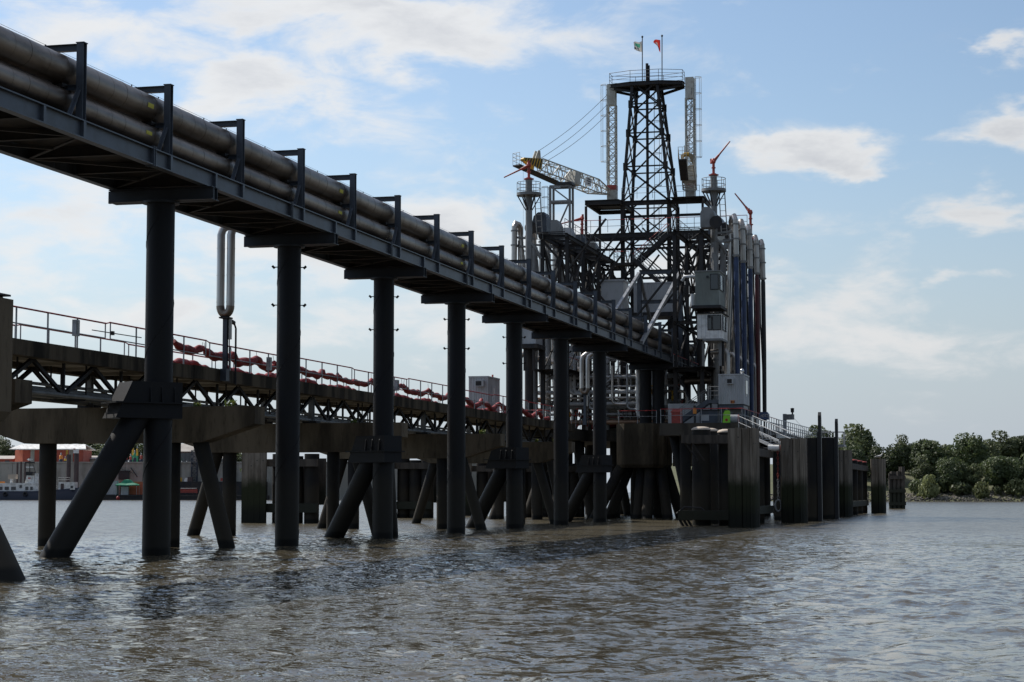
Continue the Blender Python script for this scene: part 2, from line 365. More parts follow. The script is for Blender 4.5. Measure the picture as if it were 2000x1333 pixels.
# ------------------------------------------------------------------ river
def make_river():
    def axis(lo, hi, step, far_lo, far_hi):
        a = list(np.arange(lo, hi, step)); g = step; x = hi
        while x < far_hi: g *= 1.035; x += g; a.append(x)
        g = step; x = lo; pre = []
        while x > far_lo: g *= 1.035; x -= g; pre.append(x)
        return np.array(pre[::-1] + a)
    xs = axis(-46, 22, .16, -2500, 2500); ys = axis(14, 112, .19, -400, 3500)
    Xg, Yg = np.meshgrid(xs, ys); Zg = np.zeros_like(Xg); rng = np.random.RandomState(5)
    wind = R(200)
    sx = np.gradient(xs)[None, :]; sy = np.gradient(ys)[:, None]; res = np.maximum(sx, sy)
    dx = np.zeros_like(Xg); dy = np.zeros_like(Xg)
    soft = np.clip((118 - Yg) / 50, 0, 1) * np.clip((Xg + 46) / 10, 0, 1) * np.clip((22 - Xg) / 8, 0, 1); soft = soft * soft * (3 - 2 * soft)
    gust = np.zeros_like(Xg)
    for i in range(7):
        a = rng.uniform(0, 6.28); k = 2 * math.pi / rng.uniform(14, 60)
        gust += np.sin(k * (Xg * math.cos(a) + Yg * math.sin(a) * .7) + rng.uniform(0, 6.28))
    gust = np.clip(.85 + gust * .16, .35, 1.5)
    for i in range(64):
        lam = .40 * (4.5 ** rng.rand()); a = wind + rng.normal(0, .95); k = 2 * math.pi / lam
        amp = .0042 * lam ** .62 * rng.uniform(.6, 1.3)
        fade = np.clip((lam / res - 2.2) / 2.5, 0, 1) * soft
        ph = k * (Xg * math.cos(a) + Yg * math.sin(a)) + rng.uniform(0, 6.28)
        g = gust if lam < 2 else 1
        Zg += amp * np.sin(ph) * fade * g
        q = -.75 * amp * np.cos(ph) * fade * g
        dx += q * math.cos(a); dy += q * math.sin(a)
    ny, nx = Xg.shape
    co = np.stack([Xg + dx, Yg + dy, Zg], -1).reshape(-1, 3)
    idx = np.arange(ny * nx).reshape(ny, nx)
    f = np.stack([idx[:-1, :-1], idx[:-1, 1:], idx[1:, 1:], idx[1:, :-1]], -1).reshape(-1, 4)
    me = bpy.data.meshes.new('river'); me.vertices.add(len(co)); me.vertices.foreach_set('co', co.ravel())
    me.loops.add(f.size); me.loops.foreach_set('vertex_index', f.ravel().astype(np.int32))
    me.polygons.add(len(f)); me.polygons.foreach_set('loop_start', np.arange(0, f.size, 4, dtype=np.int32))
    me.update(calc_edges=True); me.polygons.foreach_set('use_smooth', np.ones(len(f), bool))
    at = me.attributes.new('unresolved', 'FLOAT', 'POINT'); at.data.foreach_set('value', (1 - soft * np.clip((.85 / res - 2.2) / 2.5, 0, 1)).astype(np.float32).ravel())
    m = bpy.data.materials.new('river_water'); m.use_nodes = True; nt = m.node_tree; N = nt.nodes; L = nt.links
    p = N['Principled BSDF']; p.inputs['Roughness'].default_value = .055; p.inputs['IOR'].default_value = 1.33
    p.inputs['Base Color'].default_value = (.105, .084, .046, 1)
    geo = N.new('ShaderNodeNewGeometry')
    def nz(scale, det, st, rough=.55):
        mp = N.new('ShaderNodeMapping'); mp.inputs['Scale'].default_value = st; mp.inputs['Rotation'].default_value = (0, 0, .35)
        L.new(geo.outputs['Position'], mp.inputs[0]); n = N.new('ShaderNodeTexNoise'); n.inputs['Scale'].default_value = scale
        n.inputs['Detail'].default_value = det; n.inputs['Roughness'].default_value = rough; n.inputs['Distortion'].default_value = .4; L.new(mp.outputs[0], n.inputs[0]); return n.outputs[0]
    # ripple slopes taken straight from vector noise, so they keep their spread at any distance
    def slope(scale, det, st, k):
        mp = N.new('ShaderNodeMapping'); mp.inputs['Scale'].default_value = st; mp.inputs['Rotation'].default_value = (0, 0, .35)
        L.new(geo.outputs['Position'], mp.inputs[0]); n = N.new('ShaderNodeTexNoise'); n.inputs['Scale'].default_value = scale
        n.inputs['Detail'].default_value = det; n.inputs['Roughness'].default_value = .6; L.new(mp.outputs[0], n.inputs[0])
        v = N.new('ShaderNodeVectorMath'); v.operation = 'SUBTRACT'; L.new(n.outputs['Color'], v.inputs[0]); v.inputs[1].default_value = (.5, .5, .5)
        w = N.new('ShaderNodeVectorMath'); w.operation = 'MULTIPLY'; L.new(v.outputs[0], w.inputs[0]); w.inputs[1].default_value = (k, k, 0); return w.outputs[0]
    def vadd(x, y):
        v = N.new('ShaderNodeVectorMath'); v.operation = 'ADD'; L.new(x, v.inputs[0]); L.new(y, v.inputs[1]); return v.outputs[0]
    sl = vadd(slope(1.1, 3, (1, 1.6, 1), WAVE1), slope(5.0, 3, (1, 1.5, 1), WAVE2))
    at_ = N.new('ShaderNodeAttribute'); at_.attribute_name = 'unresolved'      # chop too small for the far mesh
    s3 = N.new('ShaderNodeVectorMath'); s3.operation = 'SCALE'; L.new(slope(1.7, 2, (1, 1.5, 1), 1.15), s3.inputs[0]); L.new(at_.outputs['Fac'], s3.inputs['Scale'])
    sl = vadd(sl, s3.outputs[0])
    rg = N.new('ShaderNodeMath'); rg.operation = 'MULTIPLY_ADD'; L.new(at_.outputs['Fac'], rg.inputs[0]); rg.inputs[1].default_value = .17; rg.inputs[2].default_value = .055; L.new(rg.outputs[0], p.inputs['Roughness'])
    nn = N.new('ShaderNodeVectorMath'); nn.operation = 'NORMALIZE'; L.new(vadd(sl, geo.outputs['Normal']), nn.inputs[0])
    L.new(nn.outputs[0], p.inputs['Normal'])
    # silt clouds drifting in the water
    mx = N.new('ShaderNodeMix'); mx.data_type = 'RGBA'; L.new(nz(.12, 4, (1, 1, 1)), mx.inputs[0])
    mx.inputs[6].default_value = (.066, .057, .038, 1); mx.inputs[7].default_value = (.098, .084, .056, 1); L.new(mx.outputs[2], p.inputs['Base Color'])
    me.materials.append(m); o = bpy.data.objects.new('river', me); col.objects.link(o); tag(o, 'brown rippled tidal river water', None, None, 'structure')
WAVE1, WAVE2 = .46, .95
make_river()
# ------------------------------------------------------------------ pipe bridge
XN, XF, XC = -25.65, -28.95, -27.3
GB, GT = 12.20, 12.74                    # girder bottom and top
Y0, Y1 = 36.0, 167.0
def pipe_bridge():
    t = thing('pipe_bridge', 'long blue-grey steel pipe bridge with portal frames carrying insulated pipelines', 'pipe bridge', (XC, 100, GB))
    seg = [Y0] + [59.6 + 12 * k - 4.4 for k in range(0, 10)] + [Y1]
    seg = [y for y in seg if Y0 <= y <= Y1]
    for x in (XN, XF):
        for a, b in zip(seg[:-1], seg[1:]):
            bar('girder', (x, a + .01, (GB + GT) / 2), (x, b - .01, (GB + GT) / 2), .26, GT - GB, 'steel_blue', t, 'ibeam')
    # joint plates and web stiffeners on the near girder
    for y in seg[1:-1]:
        for s in (-.06, .06):
            bar('joint_plate', (XN, y + s, GB - .03), (XN, y + s, GT + .06), .30, .03, 'steel_blue', t, up=(0, 1, 0))
    y = 44.5
    while y < Y1 - 1:
        for x in (XN, XF):
            bar('stiffener', (x, y, GB + .04), (x, y, GT - .04), .25, .16, 'steel_blue', t, up=(0, 1, 0))
        y += 6
    for k in range(-2, 10):
        yc = 59.6 + 12 * k
        if Y0 < yc - 1.9 and yc < Y1:
            bar('stiffener', (XN, yc + .5, GB + .04), (XN, yc + .5, GT - .04), .25, .14, 'steel_blue', t, up=(0, 1, 0))
    # floor beams and plan bracing
    y = 38.5; k = 0
    while y < Y1 - .5:
        bar('floor_beam', (XF, y, GB + .2), (XN, y, GB + .2), .18, .30, 'dark_steel', t, 'ibeam')
        a, b = ((XF, XN) if k % 2 else (XN, XF))
        if y + 3 < Y1: bar('plan_brace', (a, y, GB + .09), (b, y + 3, GB + .09), .12, .10, 'dark_steel', t, 'angle')
        if y + 3 < Y1 and k % 2 == 0: bar('plan_brace', (XF, y, GB + .05), (XC, y + 1.5, GB + .05), .10, .08, 'dark_steel', t, 'angle')
        y += 3; k += 1
    bar('floor_plate', (XC, Y0, GB + .385), (XC, Y1, GB + .385), XN - XF - .28, .02, 'dark_steel', t)
    bar('gap_shade_plate', (-27.0, Y0, 13.75), (-27.0, Y1, 13.75), .06, .7, 'dark_steel', t)  # plate added to keep the gap between the pipes dark
    bar('cable_tray', (XC + .3, Y0, GB + .43), (XC + .3, Y1, GB + .43), .5, .06, 'galv', t)
    bar('walk_grating', (XC - .7, Y0, GB + .43), (XC - .7, Y1, GB + .43), .7, .05, 'dark_steel', t)
    # portal frames
    XR = -27.62
    for k in range(-3, 19):
        y = 56.5 + 6 * k
        if y < Y0 + 1 or y > Y1 - 1.2: continue
        f = MB(); xp = XN - .02
        def ib(p0, p1, w, h, up):
            p0 = Vector(p0); p1 = Vector(p1); z = (p1 - p0).normalized(); xx = Vector(up).cross(z).normalized(); yy = z.cross(xx)
            tt, ww = .014, .009
            q = [(-w/2, -h/2), (w/2, -h/2), (w/2, -h/2+tt), (ww, -h/2+tt), (ww, h/2-tt), (w/2, h/2-tt), (w/2, h/2), (-w/2, h/2), (-w/2, h/2-tt), (-ww, h/2-tt), (-ww, -h/2+tt), (-w/2, -h/2+tt)]
            f.prism([p0 + xx * a + yy * b for a, b in q], p1 - p0)
        ib((xp, y, GT), (xp, y, 15.0), .22, .22, (0, 1, 0))
        post = f.obj('portal_post', 'steel_blue', t)
        f = MB(); f.box((xp - .13, y - .13, 14.985), (xp + .13, y + .13, 15.01)); f.obj('cap_plate', 'steel_blue', post)
        f = MB(); ib((XR, y, GT), (XR, y, 14.97), .2, .2, (0, 1, 0)); f.obj('portal_post', 'steel_blue', t)
        f = MB(); ib((XR + .1, y, 14.87), (xp - .11, y, 14.87), .18, .20, (0, 0, 1)); f.obj('portal_beam', 'steel_blue', t)
        f = MB(); ib((XF, y, 13.78 - .09), (xp - .11, y, 13.78 - .09), .2, .16, (0, 0, 1)); f.obj('pipe_support_beam', 'steel_blue', t)
        f = MB(); ib((XF, y, GT + .09), (xp - .11, y, GT + .09), .2, .16, (0, 0, 1)); f.obj('pipe_support_beam', 'steel_blue', t)
        f = MB(); ib((XF + .05, y, GT), (XF + .05, y, 14.55), .2, .2, (0, 1, 0)); f.obj('portal_post', 'steel_blue', t)
        bar('knee_brace', (xp, y - .72, GT + .02), (xp, y - .04, 13.78), .10, .10, 'steel_blue', t, 'angle', up=(1, 0, 0))
    # end frame standing over the landing platform
    ya, za = 156.2, 20.0
    for x in (XN, XF - .1):
        bar('frame_post', (x, ya, GT), (x, ya, za), .34, .34, 'steel_blue', t, 'ibeam', up=(0, 1, 0))
        bar('frame_strut', (x, ya - .2, za - .15), (x, 138.6, GT + .1), .30, .22, 'galv', t, 'box', up=(1, 0, 0))
        bar('frame_strut', (x, ya + .2, za - .15), (x, 166.3, GT + .1), .30, .22, 'grey_steel', t, 'box', up=(1, 0, 0))
        bar('frame_strut', (x - .05, ya + .2, 17.6), (x - .05, 160.5, GT + .1), .18, .18, 'grey_steel', t, 'box', up=(1, 0, 0))
    bar('frame_beam', (XF - .1, ya, za), (XN, ya, za), .34, .36, 'steel_blue', t, 'ibeam')
    bar('frame_beam', (XF - .1, ya, 17.55), (XN, ya, 17.55), .28, .3, 'steel_blue', t, 'ibeam')
    bar('end_plate', (XN - .2, Y1 + .05, GB - .05), (XN - .2, Y1 + .05, 15.4), .5, .12, 'steel_blue', t, up=(0, 1, 0))
    return t
pipe_bridge()
def pipeline(x, z, r, label, name='pipeline', ya=Y0, yb=Y1 + 2, tags=False, pins=False, off=0.):
    t = thing(name, label, 'pipeline', (x, 100, z - r), 'insulated pipelines on the bridge')
    L_ = 6.0; y = ya
    while y < yb - .1:
        e = min(y + L_, yb); m = MB(); m.cyl((x, y, z), (x, e, z), r, n=36); o = m.obj('cladding_shell', 'cladding', t)
        m = MB(); m.cyl((x, e - .09, z), (x, e + .05, z), r + .006, n=36); m.obj('band', 'cladding', o)
        yy = y + 1.0
        while yy < e - .3 and y < 110:
            m = MB(); m.cyl((x, yy, z), (x, yy + .035, z), r + .0035, n=36); m.obj('seam', 'cladding', o); yy += 1.0
        y = e
    for k in range(-2, 18):
        y = 56.5 + 6 * k
        if ya < y < yb - 4:
            m = MB(); m.cyl((x, y - .42, z), (x, y + .28, z), r + .008, n=36); m.obj('support_sleeve', 'cladding', t)
            m = MB(); m.box((x - .16, y - .3, z - r - .1), (x + .16, y + .25, z - r + .06)); m.obj('pipe_shoe', 'dark_steel', t)
            if tags and (k + int(off)) % 3 == 0 and y < 110:
                m = MB(); a0 = R(-8 + off); ys_ = y - 1.15
                ps = [(x + (r + .012) * math.cos(a), z + (r + .012) * math.sin(a)) for a in (a0 - .16, a0, a0 + .16)]
                for (x0, z0), (x1, z1) in zip(ps[:-1], ps[1:]):
                    m.quad((x0, ys_, z0), (x0, ys_ + .42, z0), (x1, ys_ + .42, z1), (x1, ys_, z1))
                m.obj('marker_tag', 'yellow_tag', t)
            if pins:
                for dy in (-1.6, 2.3):
                    m = MB(); m.cyl((x + .1, y + dy, z + r - .02), (x + .1, y + dy, z + r + .15), .022, n=6); m.obj('pin', 'dark_steel', t)
    if pins: rod('wire', (x + .1, ya, z + r + .14), (x + .1, yb - 3, z + r + .14), .012, 'dark_steel', t, 5)
    return t
pipeline(XN - .62, 14.22, .43, 'thick upper insulated pipeline on the near side of the bridge', tags=True)
pipeline(XN - .60, 13.31, .36, 'slimmer lower insulated pipeline lying along the near girder', tags=True, off=6)
pipeline(-28.15, 15.02, .44, 'highest insulated pipeline running behind the portal frames', pins=True)
pipeline(-28.2, 13.31, .36, 'lower insulated pipeline along the far girder of the bridge')
def column(k, raked):
    y = 59.6 + 12 * k; r = .465
    twin = k == 8
    if twin: y = 152.2
    od = ('first', 'second', 'third', 'fourth', 'fifth', 'sixth', 'seventh')[k % 7]
    t = thing('bridge_column', ('collared black bridge column with raked leg, %s from the stained concrete dolphin' % od if raked else 'plain black bridge column, %s from the stained concrete dolphin' % od)
              if not twin else 'pair of black steel columns standing on the octagonal concrete pile cap',
              'column', (XC, y, 7.4 if twin else 0), None if twin else ('bridge columns with raked legs' if raked else 'plain bridge columns'))
    zb = 7.4 if twin else -3
    for x in ((XC - .55, XC + .5) if twin else (XC,)):
        m = MB(); m.cyl((x, y, zb), (x, y, GB - .45), r, n=40); o = m.obj('shaft', 'column', t)
        z = zb + 1.2; ph = 0
        m = MB()   # spiral weld seam
        pts = [(x + (r + .004) * math.cos(a), y + (r + .004) * math.sin(a), 0.3 + zb * (0 if zb < 0 else 1) + a * .62) for a in np.arange(0, (GB - 1.2 - max(zb, 0)) / .62, .22)]
        m.tube(pts, .012, n=4, caps=False); m.obj('weld_seam', 'column', o)
        if twin:
            m = MB(); m.cyl((x, y, 7.4), (x, y, 7.52), .75, n=24); m.obj('base_plate', 'dark_steel', o)
    zc = GB - .235
    for dy in (-.17, .17):
        bar('crosshead', (XF - .12, y + dy, zc), (XN + .3, y + dy, zc), .28, .43, 'steel_deep', t, 'ibeam')
    for x in (XF, XN): bar('end_stiffener', (x, y, GB - .44), (x, y, GB - .03), .5, .1, 'steel_deep', t, up=(0, 1, 0))
    m = MB(); m.cyl((XC, y, GB - .52), (XC, y, GB - .45), .62 if not twin else 1.0, n=24); m.obj('head_plate', 'steel_deep', t)
    if not twin and k:
        for z, a in ((10.9, 200), (10.9, 20), (9.4, 200), (9.4, 20)):
            d = Vector((math.cos(R(a)), math.sin(R(a)), 0)); p = Vector((XC, y, z)) + d * r
            m = MB(); m.cyl(p, p + d * .16, .02, n=6); m.cyl(p + d * .1 + V(0, 0, -.05), p + d * .2 + V(0, 0, .05), .05, n=6); m.obj('lamp_bracket', 'dark_steel', t)
    if raked:
        zt = 5.1 if k == 0 else 4.0
        legs = ((-2.15, -2.4),) if k == 0 else ((-2.6, 1.3), (-.4, 2.1))
        for dx, dy in legs:
            d = Vector((dx, dy, -zt - .2)); m = MB()
            p1 = Vector((XC, y, zt)) + Vector((dx, dy, 0)) * .12
            p0 = p1 + d * ((zt + 3) / (zt + .2)) * .88
            m.cyl(p0, p1 + V(0, 0, .1), .43, n=32); m.obj('raked_leg', 'column', t)
        # collar box
        dx, dy = legs[0]; u = Vector((dx, dy, 0)).normalized(); n_ = Vector((-u.y, u.x, 0))
        c = Vector((XC, y, 0)); h0, h1 = zt - .6, zt + .6
        a = [c - u * .62, c + u * 1.75, c + u * 1.25, c - u * .62]
        m = MB(); q = [c - u * .62 + n_ * -.56 + V(0, 0, h0), c + u * 1.72 + n_ * -.56 + V(0, 0, h0), c + u * 1.15 + n_ * -.56 + V(0, 0, h1), c - u * .62 + n_ * -.56 + V(0, 0, h1)]
        m.prism(q, n_ * 1.12); m.obj('collar_box', 'column', t)
        m = MB(); q = [c - u * .72 + n_ * -.66, c + u * 1.75 + n_ * -.66, c + u * 1.75 + n_ * .66, c - u * .72 + n_ * .66]
        m.prism([p + V(0, 0, zt - .12) for p in q], (0, 0, .05)); m.obj('collar_flange', 'column', t)
        for f in (-.35, .1, .5):
            for s in (-1, 1):
                p = c + u * f + n_ * (.56 * s); m = MB()
                m.prism([p + V(0, 0, zt - .07), p + n_ * (.1 * s) + V(0, 0, zt - .07), p + n_ * (.03 * s) + V(0, 0, zt + .4), p + V(0, 0, zt + .45)], u * .04); m.obj('gusset', 'column', t)
    return t
for k in range(7): column(k, k % 2 == 0)
column(8, False)
# ------------------------------------------------------------------ concrete access jetty behind the bridge
JN, JF = -31.1, -34.9                  # near and far deck edge
DT, DB = 7.05, 6.53
CAPY = [50.3, 68.4, 86.5, 104.6, 122.7]
def tuft(root, p, s=.35, n=16):
    m = MB(); rr = random.Random(int(abs(p[0] * 31 + p[1] * 17)))
    for i in range(n):
        a = rr.uniform(0, 6.28); l = s * rr.uniform(.5, 1.1); q = Vector(p) + V(rr.uniform(-.3, .3) * s * 2, rr.uniform(-.3, .3) * s, 0)
        tip = q + V(math.cos(a) * l * .5, math.sin(a) * l * .5, l); w = V(-math.sin(a), math.cos(a), 0) * .03
        m.poly([q - w, q + w, tip]); m.poly([q + w * 2 + V(0, 0, l * .4), q - w * 2 + V(0, 0, l * .5), tip + V(.06, 0, -.05)])
    tag(m.obj('weeds', 'plant', root), kind='stuff')
def bent(i, y):
    names = ['end jutting beside tall concrete block', 'behind the first raked bridge leg', 'behind the second collared column', 'crossing behind the third collared column', 'last before the loading platform']
    t = thing('pile_bent', 'concrete crossbeam on steel piles under the jetty, ' + names[i], 'pile bent', (-33, y, 0), 'pile bents under the jetty')
    xr, xl = -27.2, -38.8; m = MB(); hw = .5
    prof = [(xr, 5.29), (xl, 5.29), (xl, 4.62), (xl + 2.15, 3.94), (xr - 2.15, 3.94), (xr, 4.62)]
    m.prism([(x, y - hw, z) for x, z in prof], (0, 2 * hw, 0)); cap = m.obj('crossbeam', 'concrete', t)
    for x in (-31.8, -34.2):
        m = MB(); m.box((x - .35, y - .3, 5.29), (x + .35, y + .3, 5.40)); m.obj('bearing_plate', 'dark_steel', t)
        bar('bearing_post', (x, y, 5.4), (x, y, DB), .24, .24, 'grey_steel', t, 'ibeam', up=(0, 1, 0))
    for x0, x1, dy in ((-36.5, -37.9, .4), (-35.9, -35.9, 0), (-30.7, -30.7, 0), (-29.6, -28.35, -.25)):
        if x0 == -36.5 and i < 2: continue
        z1 = 4.05 if x0 > -36 or x0 == -35.9 else 4.1
        p1 = Vector((x0, y, z1)); d = Vector((x1 - x0, dy, -z1)); m = MB()
        m.cyl(p1 + d * 1.7, p1, .30 if x0 != -35.9 else .33, n=20); m.obj('pile', 'pile_steel', t)
    tuft(t, (-28.3, y - .2, 5.29), .3); tuft(t, (-29.6, y - .3, 5.29), .22)
    if i == 1: tuft(t, (-37.5, y, 5.29), .3)
    return t
for i, y in enumerate(CAPY): bent(i, y)
def jetty():
    t = thing('access_jetty', 'long concrete jetty deck with stained edge beam on steel trusses', 'jetty', (-33, 90, DB))
    ye = 141.0; seams = [36.0] + [CAPY[0] + 3.0, 71.2] + [89.2, 107.4, 125.6] + [ye]
    for a, b in zip(seams[:-1], seams[1:]):
        dz = .04 * math.sin(a)
        m = MB()
        prof = [(JN, DT), (JF, DT), (JF, DB), (JF + .5, DB), (JF + .5, DB + .22), (JN - .5, DB + .22), (JN - .5, DB), (JN, DB)]
        m.prism([(x, a + .02, z + dz) for x, z in prof], (0, b - a - .04, 0)); m.obj('deck_slab', 'concrete_deck', t)
        m = MB(); m.box((JF + .51, a + .05, DB + .2 + dz), (JN - .51, b - .05, DB + .218 + dz)); m.obj('soffit_lit_sheet', 'concrete_pale', t)  # pale sheet added: light off the water put into its colour
        # soffit cross ribs
        y = a + 1.2
        while y < b - .8:
            m = MB(); m.box((JF + .5, y, DB + .08 + dz), (JN - .5, y + .22, DB + .199 + dz)); m.obj('soffit_rib', 'concrete_pale', t)
            y += 3.0
    # trusses
    ys = [36.0] + CAPY + [ye]
    for x in (-31.8, -34.2):
        for a, b in zip(ys[:-1], ys[1:]):
            n = max(4, round((b - a) / 2.6)); n += n % 2
            zt, zb = DB + .02, 5.45
            rod('truss_chord', (x, a, zb), (x, b, zb), .16, 'grey_steel', t, 8)
            for k in range(n):
                y0 = a + (b - a) * k / n; y1 = a + (b - a) * (k + 1) / n
                p, q = ((y0, zb), (y1, zt)) if k % 2 else ((y0, zt), (y1, zb))
                bar('truss_diagonal', (x, p[0], p[1]), (x, q[0], q[1]), .13, .13, 'dark_steel', t, 'ibeam', up=(1, 0, 0))
                if k % 2: bar('truss_hanger', (x, y0, zb), (x, y0, zt), .09, .09, 'dark_steel', t, up=(0, 1, 0))
    for x, z, d in ((-33.2, 5.9, .12), (-32.6, 5.62, .26), (-33.6, 5.55, .2)):
        rod('service_pipe', (x, 36, z), (x, ye, z), d, 'grey_steel', t, 10)
    for a, b in zip(CAPY[:-1], CAPY[1:]):
        for f in (.22, .5, .78):
            y = a + (b - a) * f
            bar('pipe_hanger', (-33.7, y, 5.4), (-32.4, y, 5.4), .1, .1, 'dark_steel', t)
            for x in (-33.75, -32.35): bar('hanger_rod', (x, y, 5.4), (x, y, DB + .2), .05, .05, 'dark_steel', t, up=(0, 1, 0))
    return t
jetty()
def jetty_rail(x, label, y0, y1):
    t = thing('handrail', label, 'handrail', (x, 90, DT), 'handrails of the jetty')
    h = 1.05; secs = []; y = y0
    while y < y1: secs.append((y, min(y + 8.6, y1))); y += 9.0
    for j, (a, b) in enumerate(secs):
        dz = .06 if j % 2 else 0.
        z = DT + h + dz
        n = max(2, round((b - a) / 1.95))
        for k in range(n + 1):
            yy = a + (b - a) * k / n; long = k in (0, n)
            rod('post', (x, yy, DT - (.0 if not long else -.5)), (x, yy, z), .065 if not long else .05, 'galv', t, 8)
        rod('top_rail', (x, a - .05, z), (x, b + .05, z), .06, 'red_paint', t, 8)
        rod('mid_rail', (x, a, DT + .52), (x, b, DT + .52), .045, 'galv', t, 8)
        if j < len(secs) - 1: rod('link_rail', (x, b + .05, z), (x, b + .38, DT + h + (.06 - dz)), .045, 'red_paint', t, 8)
    return t
jetty_rail(JN - .12, 'grey handrail with red top rail along the jetty edge facing the bridge', 37, 139)
jetty_rail(JF + .12, 'grey handrail with red top rail along the jetty edge away from the bridge', 37, 139)
# ------------------------------------------------------------------ things on the jetty
def oil_boom(px0, px1, yfun, X, r, label, seed, sag=.32, group='oil booms hung along the jetty rail'):
    rr = random.Random(seed); a = W(px0, 700, X=X).y; b = W(px1, 700, X=X).y; r = r * (.9 if a < 85 else .8)
    n = max(14, int((b - a) * 9)); hang = rr.uniform(2.6, 3.6) * (1 if a < 85 else 1.5); pts = []; rad = []
    for i in range(n + 1):
        y = a + (b - a) * i / n; ph = ((y - a) / hang)
        s = abs(math.sin(math.pi * ph)) ** .75
        z = yfun(y) - .8 * sag * s * (1 + .25 * math.sin(y * 1.7 + seed)); z += .03 * math.sin(y * 5.1 + seed)
        pts.append(V(X + .05 * math.sin(y * 2.3 + seed), y, z)); rad.append((.72 + .28 * min(1, i / 3, (n - i) / 3)) * r * (.82 + .26 * s + .08 * math.sin(y * 6.7 + seed * 2)))
    m = MB(); m.tube(pts, r, n=14, radii=rad)
    # creases of the slack fabric
    for v in m.v:
        k = mnoise.noise(V(v.x * 5, v.y * 3.2, v.z * 5 + seed)); v += V(.03 * k, .02 * k, .045 * k)
    o = thing('oil_boom', label, 'oil boom', pts[0], group); m.obj('boom_fabric', 'boom_red', o)
    k = 0
    while a + k * hang < b:
        y = a + k * hang; i = min(n, int((y - a) / (b - a) * n))
        if sag > .2: rod('rope_tie', pts[i] + V(0, 0, r * .4), V(X, y, DT + 1.05), .02, 'black_paint', o, 5)
        k += 1
    return o
XB = JN - .32
oil_boom(338, 398, lambda y: DT + .86, XB, .17, 'red fabric oil boom hanging in loops beside the twin pipe loop support', 3)
oil_boom(398, 533, lambda y: DT + .78, XB, .19, 'red fabric oil boom on the rail between first and second bridge columns', 4)
oil_boom(533, 660, lambda y: DT + .72, XB, .17, 'red fabric oil boom on the rail just past the second bridge column', 5)
oil_boom(660, 790, lambda y: DT + .70, XB, .16, 'red fabric oil boom on the rail behind the third bridge column', 6, .38)
oil_boom(790, 905, lambda y: DT + .74, XB, .17, 'red fabric oil boom looping along the rail before the grey equipment cabin', 7, .45)
oil_boom(905, 985, lambda y: DT + .66, XB, .18, 'red fabric oil boom in front of the grey equipment cabin', 8, .45)
oil_boom(985, 1070, lambda y: DT + .55, XB, .19, 'red fabric oil boom heaped where the jetty meets the loading platform', 9, .5)
for a, b, sd_, lab in ((336, 420, 11, 'red fabric oil boom lying on the deck below the first hanging boom'), (438, 500, 12, 'short red oil boom lying on the deck beside the pipe loop support'),
                    (500, 575, 18, 'red oil boom lying on the deck behind the second bridge column'),
                    (580, 700, 13, 'red fabric oil boom lying on the deck before the third bridge column'), (760, 862, 14, 'red fabric oil boom lying on the deck before the fourth bridge column'),
                    (900, 1010, 15, 'red fabric oil boom lying on the deck at the foot of the grey cabin')):
    oil_boom(a, b, lambda y: DT + .26 + .1 * math.sin(y * 1.3), JN - 1.5, .2, lab, sd_, .12, 'oil booms lying on the jetty deck')
def twin_loop(Y, X, zt, zb, label, low):
    t = thing('pipe_loop', label, 'pipe loop', (X, Y, low))
    sp = .44
    for s in (-1, 1):
        x = X + s * sp * .5; y = Y
        m = MB(); m.tube([V(-28.6 + s * .3, y + .5, zt + 1.5), V(x + .25, y + .12, zt + .22), V(x + .06, y + .03, zt + .05), V(x, y, zt - .18), V(x, y, zb + .35)], .165, n=20); o = m.obj('riser', 'cladding_bright', t)
        for z in np.arange(zb + .5, zt - .3, 1.1):
            m = MB(); m.cyl((x, y, z), (x, y, z + .04), .172, n=20); m.obj('band', 'cladding_bright', o)
    m = MB(); pts = []
    for i in range(13):
        a = math.pi * i / 12; pts.append(V(X - math.cos(a) * sp * .5, Y, zb + .36 - math.sin(a) * .34))
    m.tube(pts, .17, n=20); m.obj('bend', 'cladding', t)
    bar('support_post', (X, Y + .05, low), (X, Y + .05, zb - .14), .18, .18, 'steel_blue', t, 'ibeam', up=(0, 1, 0))
    m = MB(); m.box((X - .2, Y - .2, zb - .16), (X + .2, Y + .32, zb - .10)); m.obj('head_plate', 'dark_steel', t)
    m = MB(); m.cyl((X + .1, Y + .22, zb - 1.0), (X + .1, Y + .22, zb - .16), .10, n=14); m.obj('drain_pot', 'cladding_bright', t)
    rod('drain_pipe', (X + .1, Y + .22, zb - 2.6), (X + .1, Y + .22, zb - 1.0), .05, 'dark_steel', t)
    m = MB(); m.tube([V(X + .1, Y + .45, zb - .25), V(X + .1, Y + .72, zb - .3), V(X + .12, Y + .85, zb - .5), V(X + .12, Y + .86, low - .1)], .04, n=8); m.obj('vent_pipe', 'dark_steel', t)
    m = MB(); m.cyl((X + .1, Y + .40, zb - .24), (X + .1, Y + .66, zb - .28), .09, n=10); m.obj('valve', 'black_paint', t)
    m = MB(); m.box((X - .15, Y - .12, low), (X + .12, Y + .22, low + .5)); m.obj('foot_bracket', 'steel_blue', t)
p = W(440, 615, X=JN + .14); q = W(440, 450, X=JN + .14); lw = W(437, 735, X=JN + .14)
twin_loop(p.y, JN + .14, q.z, p.z, 'twin bright-clad pipe loop on blue post bracketed to the jetty edge', 6.6)
p = W(1142, 768, X=JN + .16); q = W(1142, 675, X=JN + .16)
twin_loop(p.y, JN + .16, GB, p.z, 'twin bright-clad pipe loop beside the last single bridge column', 7.1)
